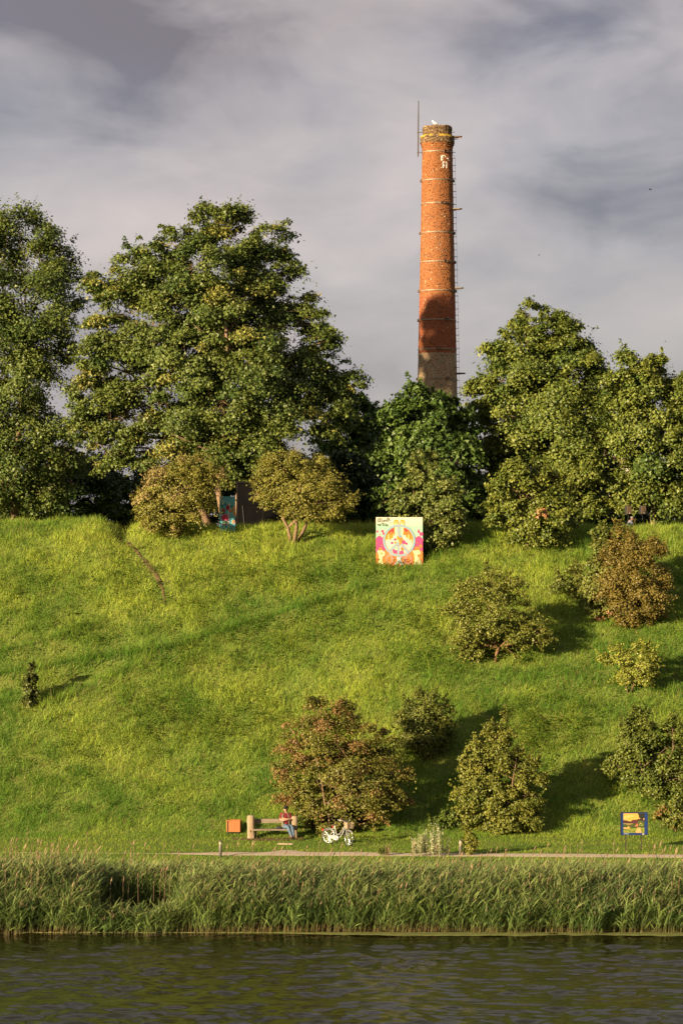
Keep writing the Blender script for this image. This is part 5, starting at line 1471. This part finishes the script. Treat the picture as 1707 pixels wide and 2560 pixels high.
def loudspeaker(px, label):
    D = 137.6
    x = (px - CX) / F * D; zb = gz(x, D)
    root = empty('loudspeaker', (x, D, zb)); tag(root, label, 'loudspeaker', 'loudspeakers on stands')
    z0 = P(0, 1285.5, D).z - zb; z1 = P(0, 1264, D).z - zb
    S = F / D
    m_cab = mat('speaker_cabinet', (.022, .020, .019), .6, .3)
    rz = Matrix.Rotation(math.radians(24), 4, 'Z')
    w, d = .27, .25
    c = MB(); c.box((-w / 2, -d / 2 + .02, z0), (w / 2, d / 2, z1), M=rz); cab = c.build('cabinet', m_cab, root, bevel=.012)
    g = MB(); g.box((-w / 2 + .015, -d / 2 - .012, z0 + .015), (w / 2 - .015, -d / 2 + .018, z1 - .015), M=rz); g.build('grille', mat('sunlit_grille', (.16, .105, .06), .6, .3, .2, noise=(60, .6, (.09, .06, .035))), cab)  # black speaker front, the warm sunlight on it painted into the brown
    b = MB(); b.ell(rz @ Vector((0, -d / 2 - .014, z0 + .05)), (.016, .006, .016), 10, 6); b.build('badge', mat('badge_white', (.75, .74, .72), .4, .4), cab)
    p = MB(); p.tube([(0, 0, .62), (0, 0, z0)], .016, 8); st = p.build('pole', m_cab, root, True)
    for i in range(3):
        a = 2.094 * i + .4
        l = MB(); l.tube([(0, 0, .78), (.42 * math.cos(a), .42 * math.sin(a), .01)], .013, 6); l.build('leg', m_cab, root)
loudspeaker(1570, 'loudspeaker on a tripod stand directly above the bending person')
loudspeaker(1606, 'loudspeaker on a tripod stand a step away from the bending person')

# ------------------------------------------------------------------ far houses glimpsed through the trees and birds in the air
def house(px0, px1, D, ytop, wall, roof, label):
    x0, x1 = (px0 - CX) / F * D, (px1 - CX) / F * D
    zb = gz((x0 + x1) / 2, D) - .3; zt = P(0, ytop, D).z - zb
    root = empty('house', (x0, D, zb)); tag(root, label, 'house')
    w = x1 - x0
    mw = mat('plaster_' + roof[0], wall, .9, .15, noise=(.8, .3, tuple(c * .8 for c in wall)))
    MB().box((0, 0, 0), (w, 8, zt)).build('wall', mw, root)
    r = MB(); r.add([(-.4, -.5, zt), (w + .4, -.5, zt), (w + .4, 8.5, zt), (-.4, 8.5, zt), (-.2, 4, zt + 2.6), (w + .2, 4, zt + 2.6)], [(0, 1, 5, 4), (2, 3, 4, 5), (1, 2, 5), (3, 0, 4), (3, 2, 1, 0)])
    r.build('roof', mat('roof_' + roof[0], roof[1], .9, .15, noise=(3, .5, tuple(c * .6 for c in roof[1]))), root)
    n = int(w // 2.2)
    for i in range(n):
        for z in np.arange(1.2, zt - 1.4, 2.9):
            x = (i + .5) * w / n
            f = MB(); f.box((x - .55, -.05, z), (x + .55, .04, z + 1.4)); fr = f.build('window', mat('window_frame', (.7, .68, .62), .6, .3), root)
            MB().box((x - .47, -.07, z + .08), (x + .47, -.052, z + 1.32)).build('pane', mat('window_glass', (.03, .035, .04), .1, .6), fr)
house(122, 150, 205, 1200, (.34, .25, .20), ('red', (.28, .10, .06)), 'pink plastered house glimpsed behind the airy broadleaf tree')
house(1450, 1580, 200, 1165, (.58, .48, .42), ('brown', (.20, .12, .09)), 'pale plastered house glimpsed between the two yellow green maples')
def bird(px, py, D, s, label):
    p = P(px, py, D); root = empty('flying_bird', tuple(p)); tag(root, label, 'bird')
    mm = mat('dark_feathers', (.05, .045, .045), .8, .2)
    b = MB(); b.ell((0, 0, 0), (.20 * s, .06 * s, .06 * s), 10, 6); b.tube([(.15 * s, 0, 0), (.28 * s, 0, .01)], [.04 * s, .01 * s], 6); b.build('body', mm, root, True)
    for q in (-1, 1):
        w = MB(); w.add([(.08 * s, q * .04 * s, .01), (-.08 * s, q * .04 * s, .01), (-.16 * s, q * .45 * s, .12 * s), (-.02 * s, q * .28 * s, .11 * s)], [(0, 1, 2, 3)]); o = w.build('wing', mm, root); o.modifiers.new('thickness', 'SOLIDIFY').thickness = .012
bird(1625, 473, 300, .8, 'dark bird gliding alone high above the jagged maple')
bird(1663, 853, 320, .5, 'tiny dark bird flying low over the jagged maple')
bird(1347, 637, 330, .55, 'tiny dark bird above the pointed maple crown')
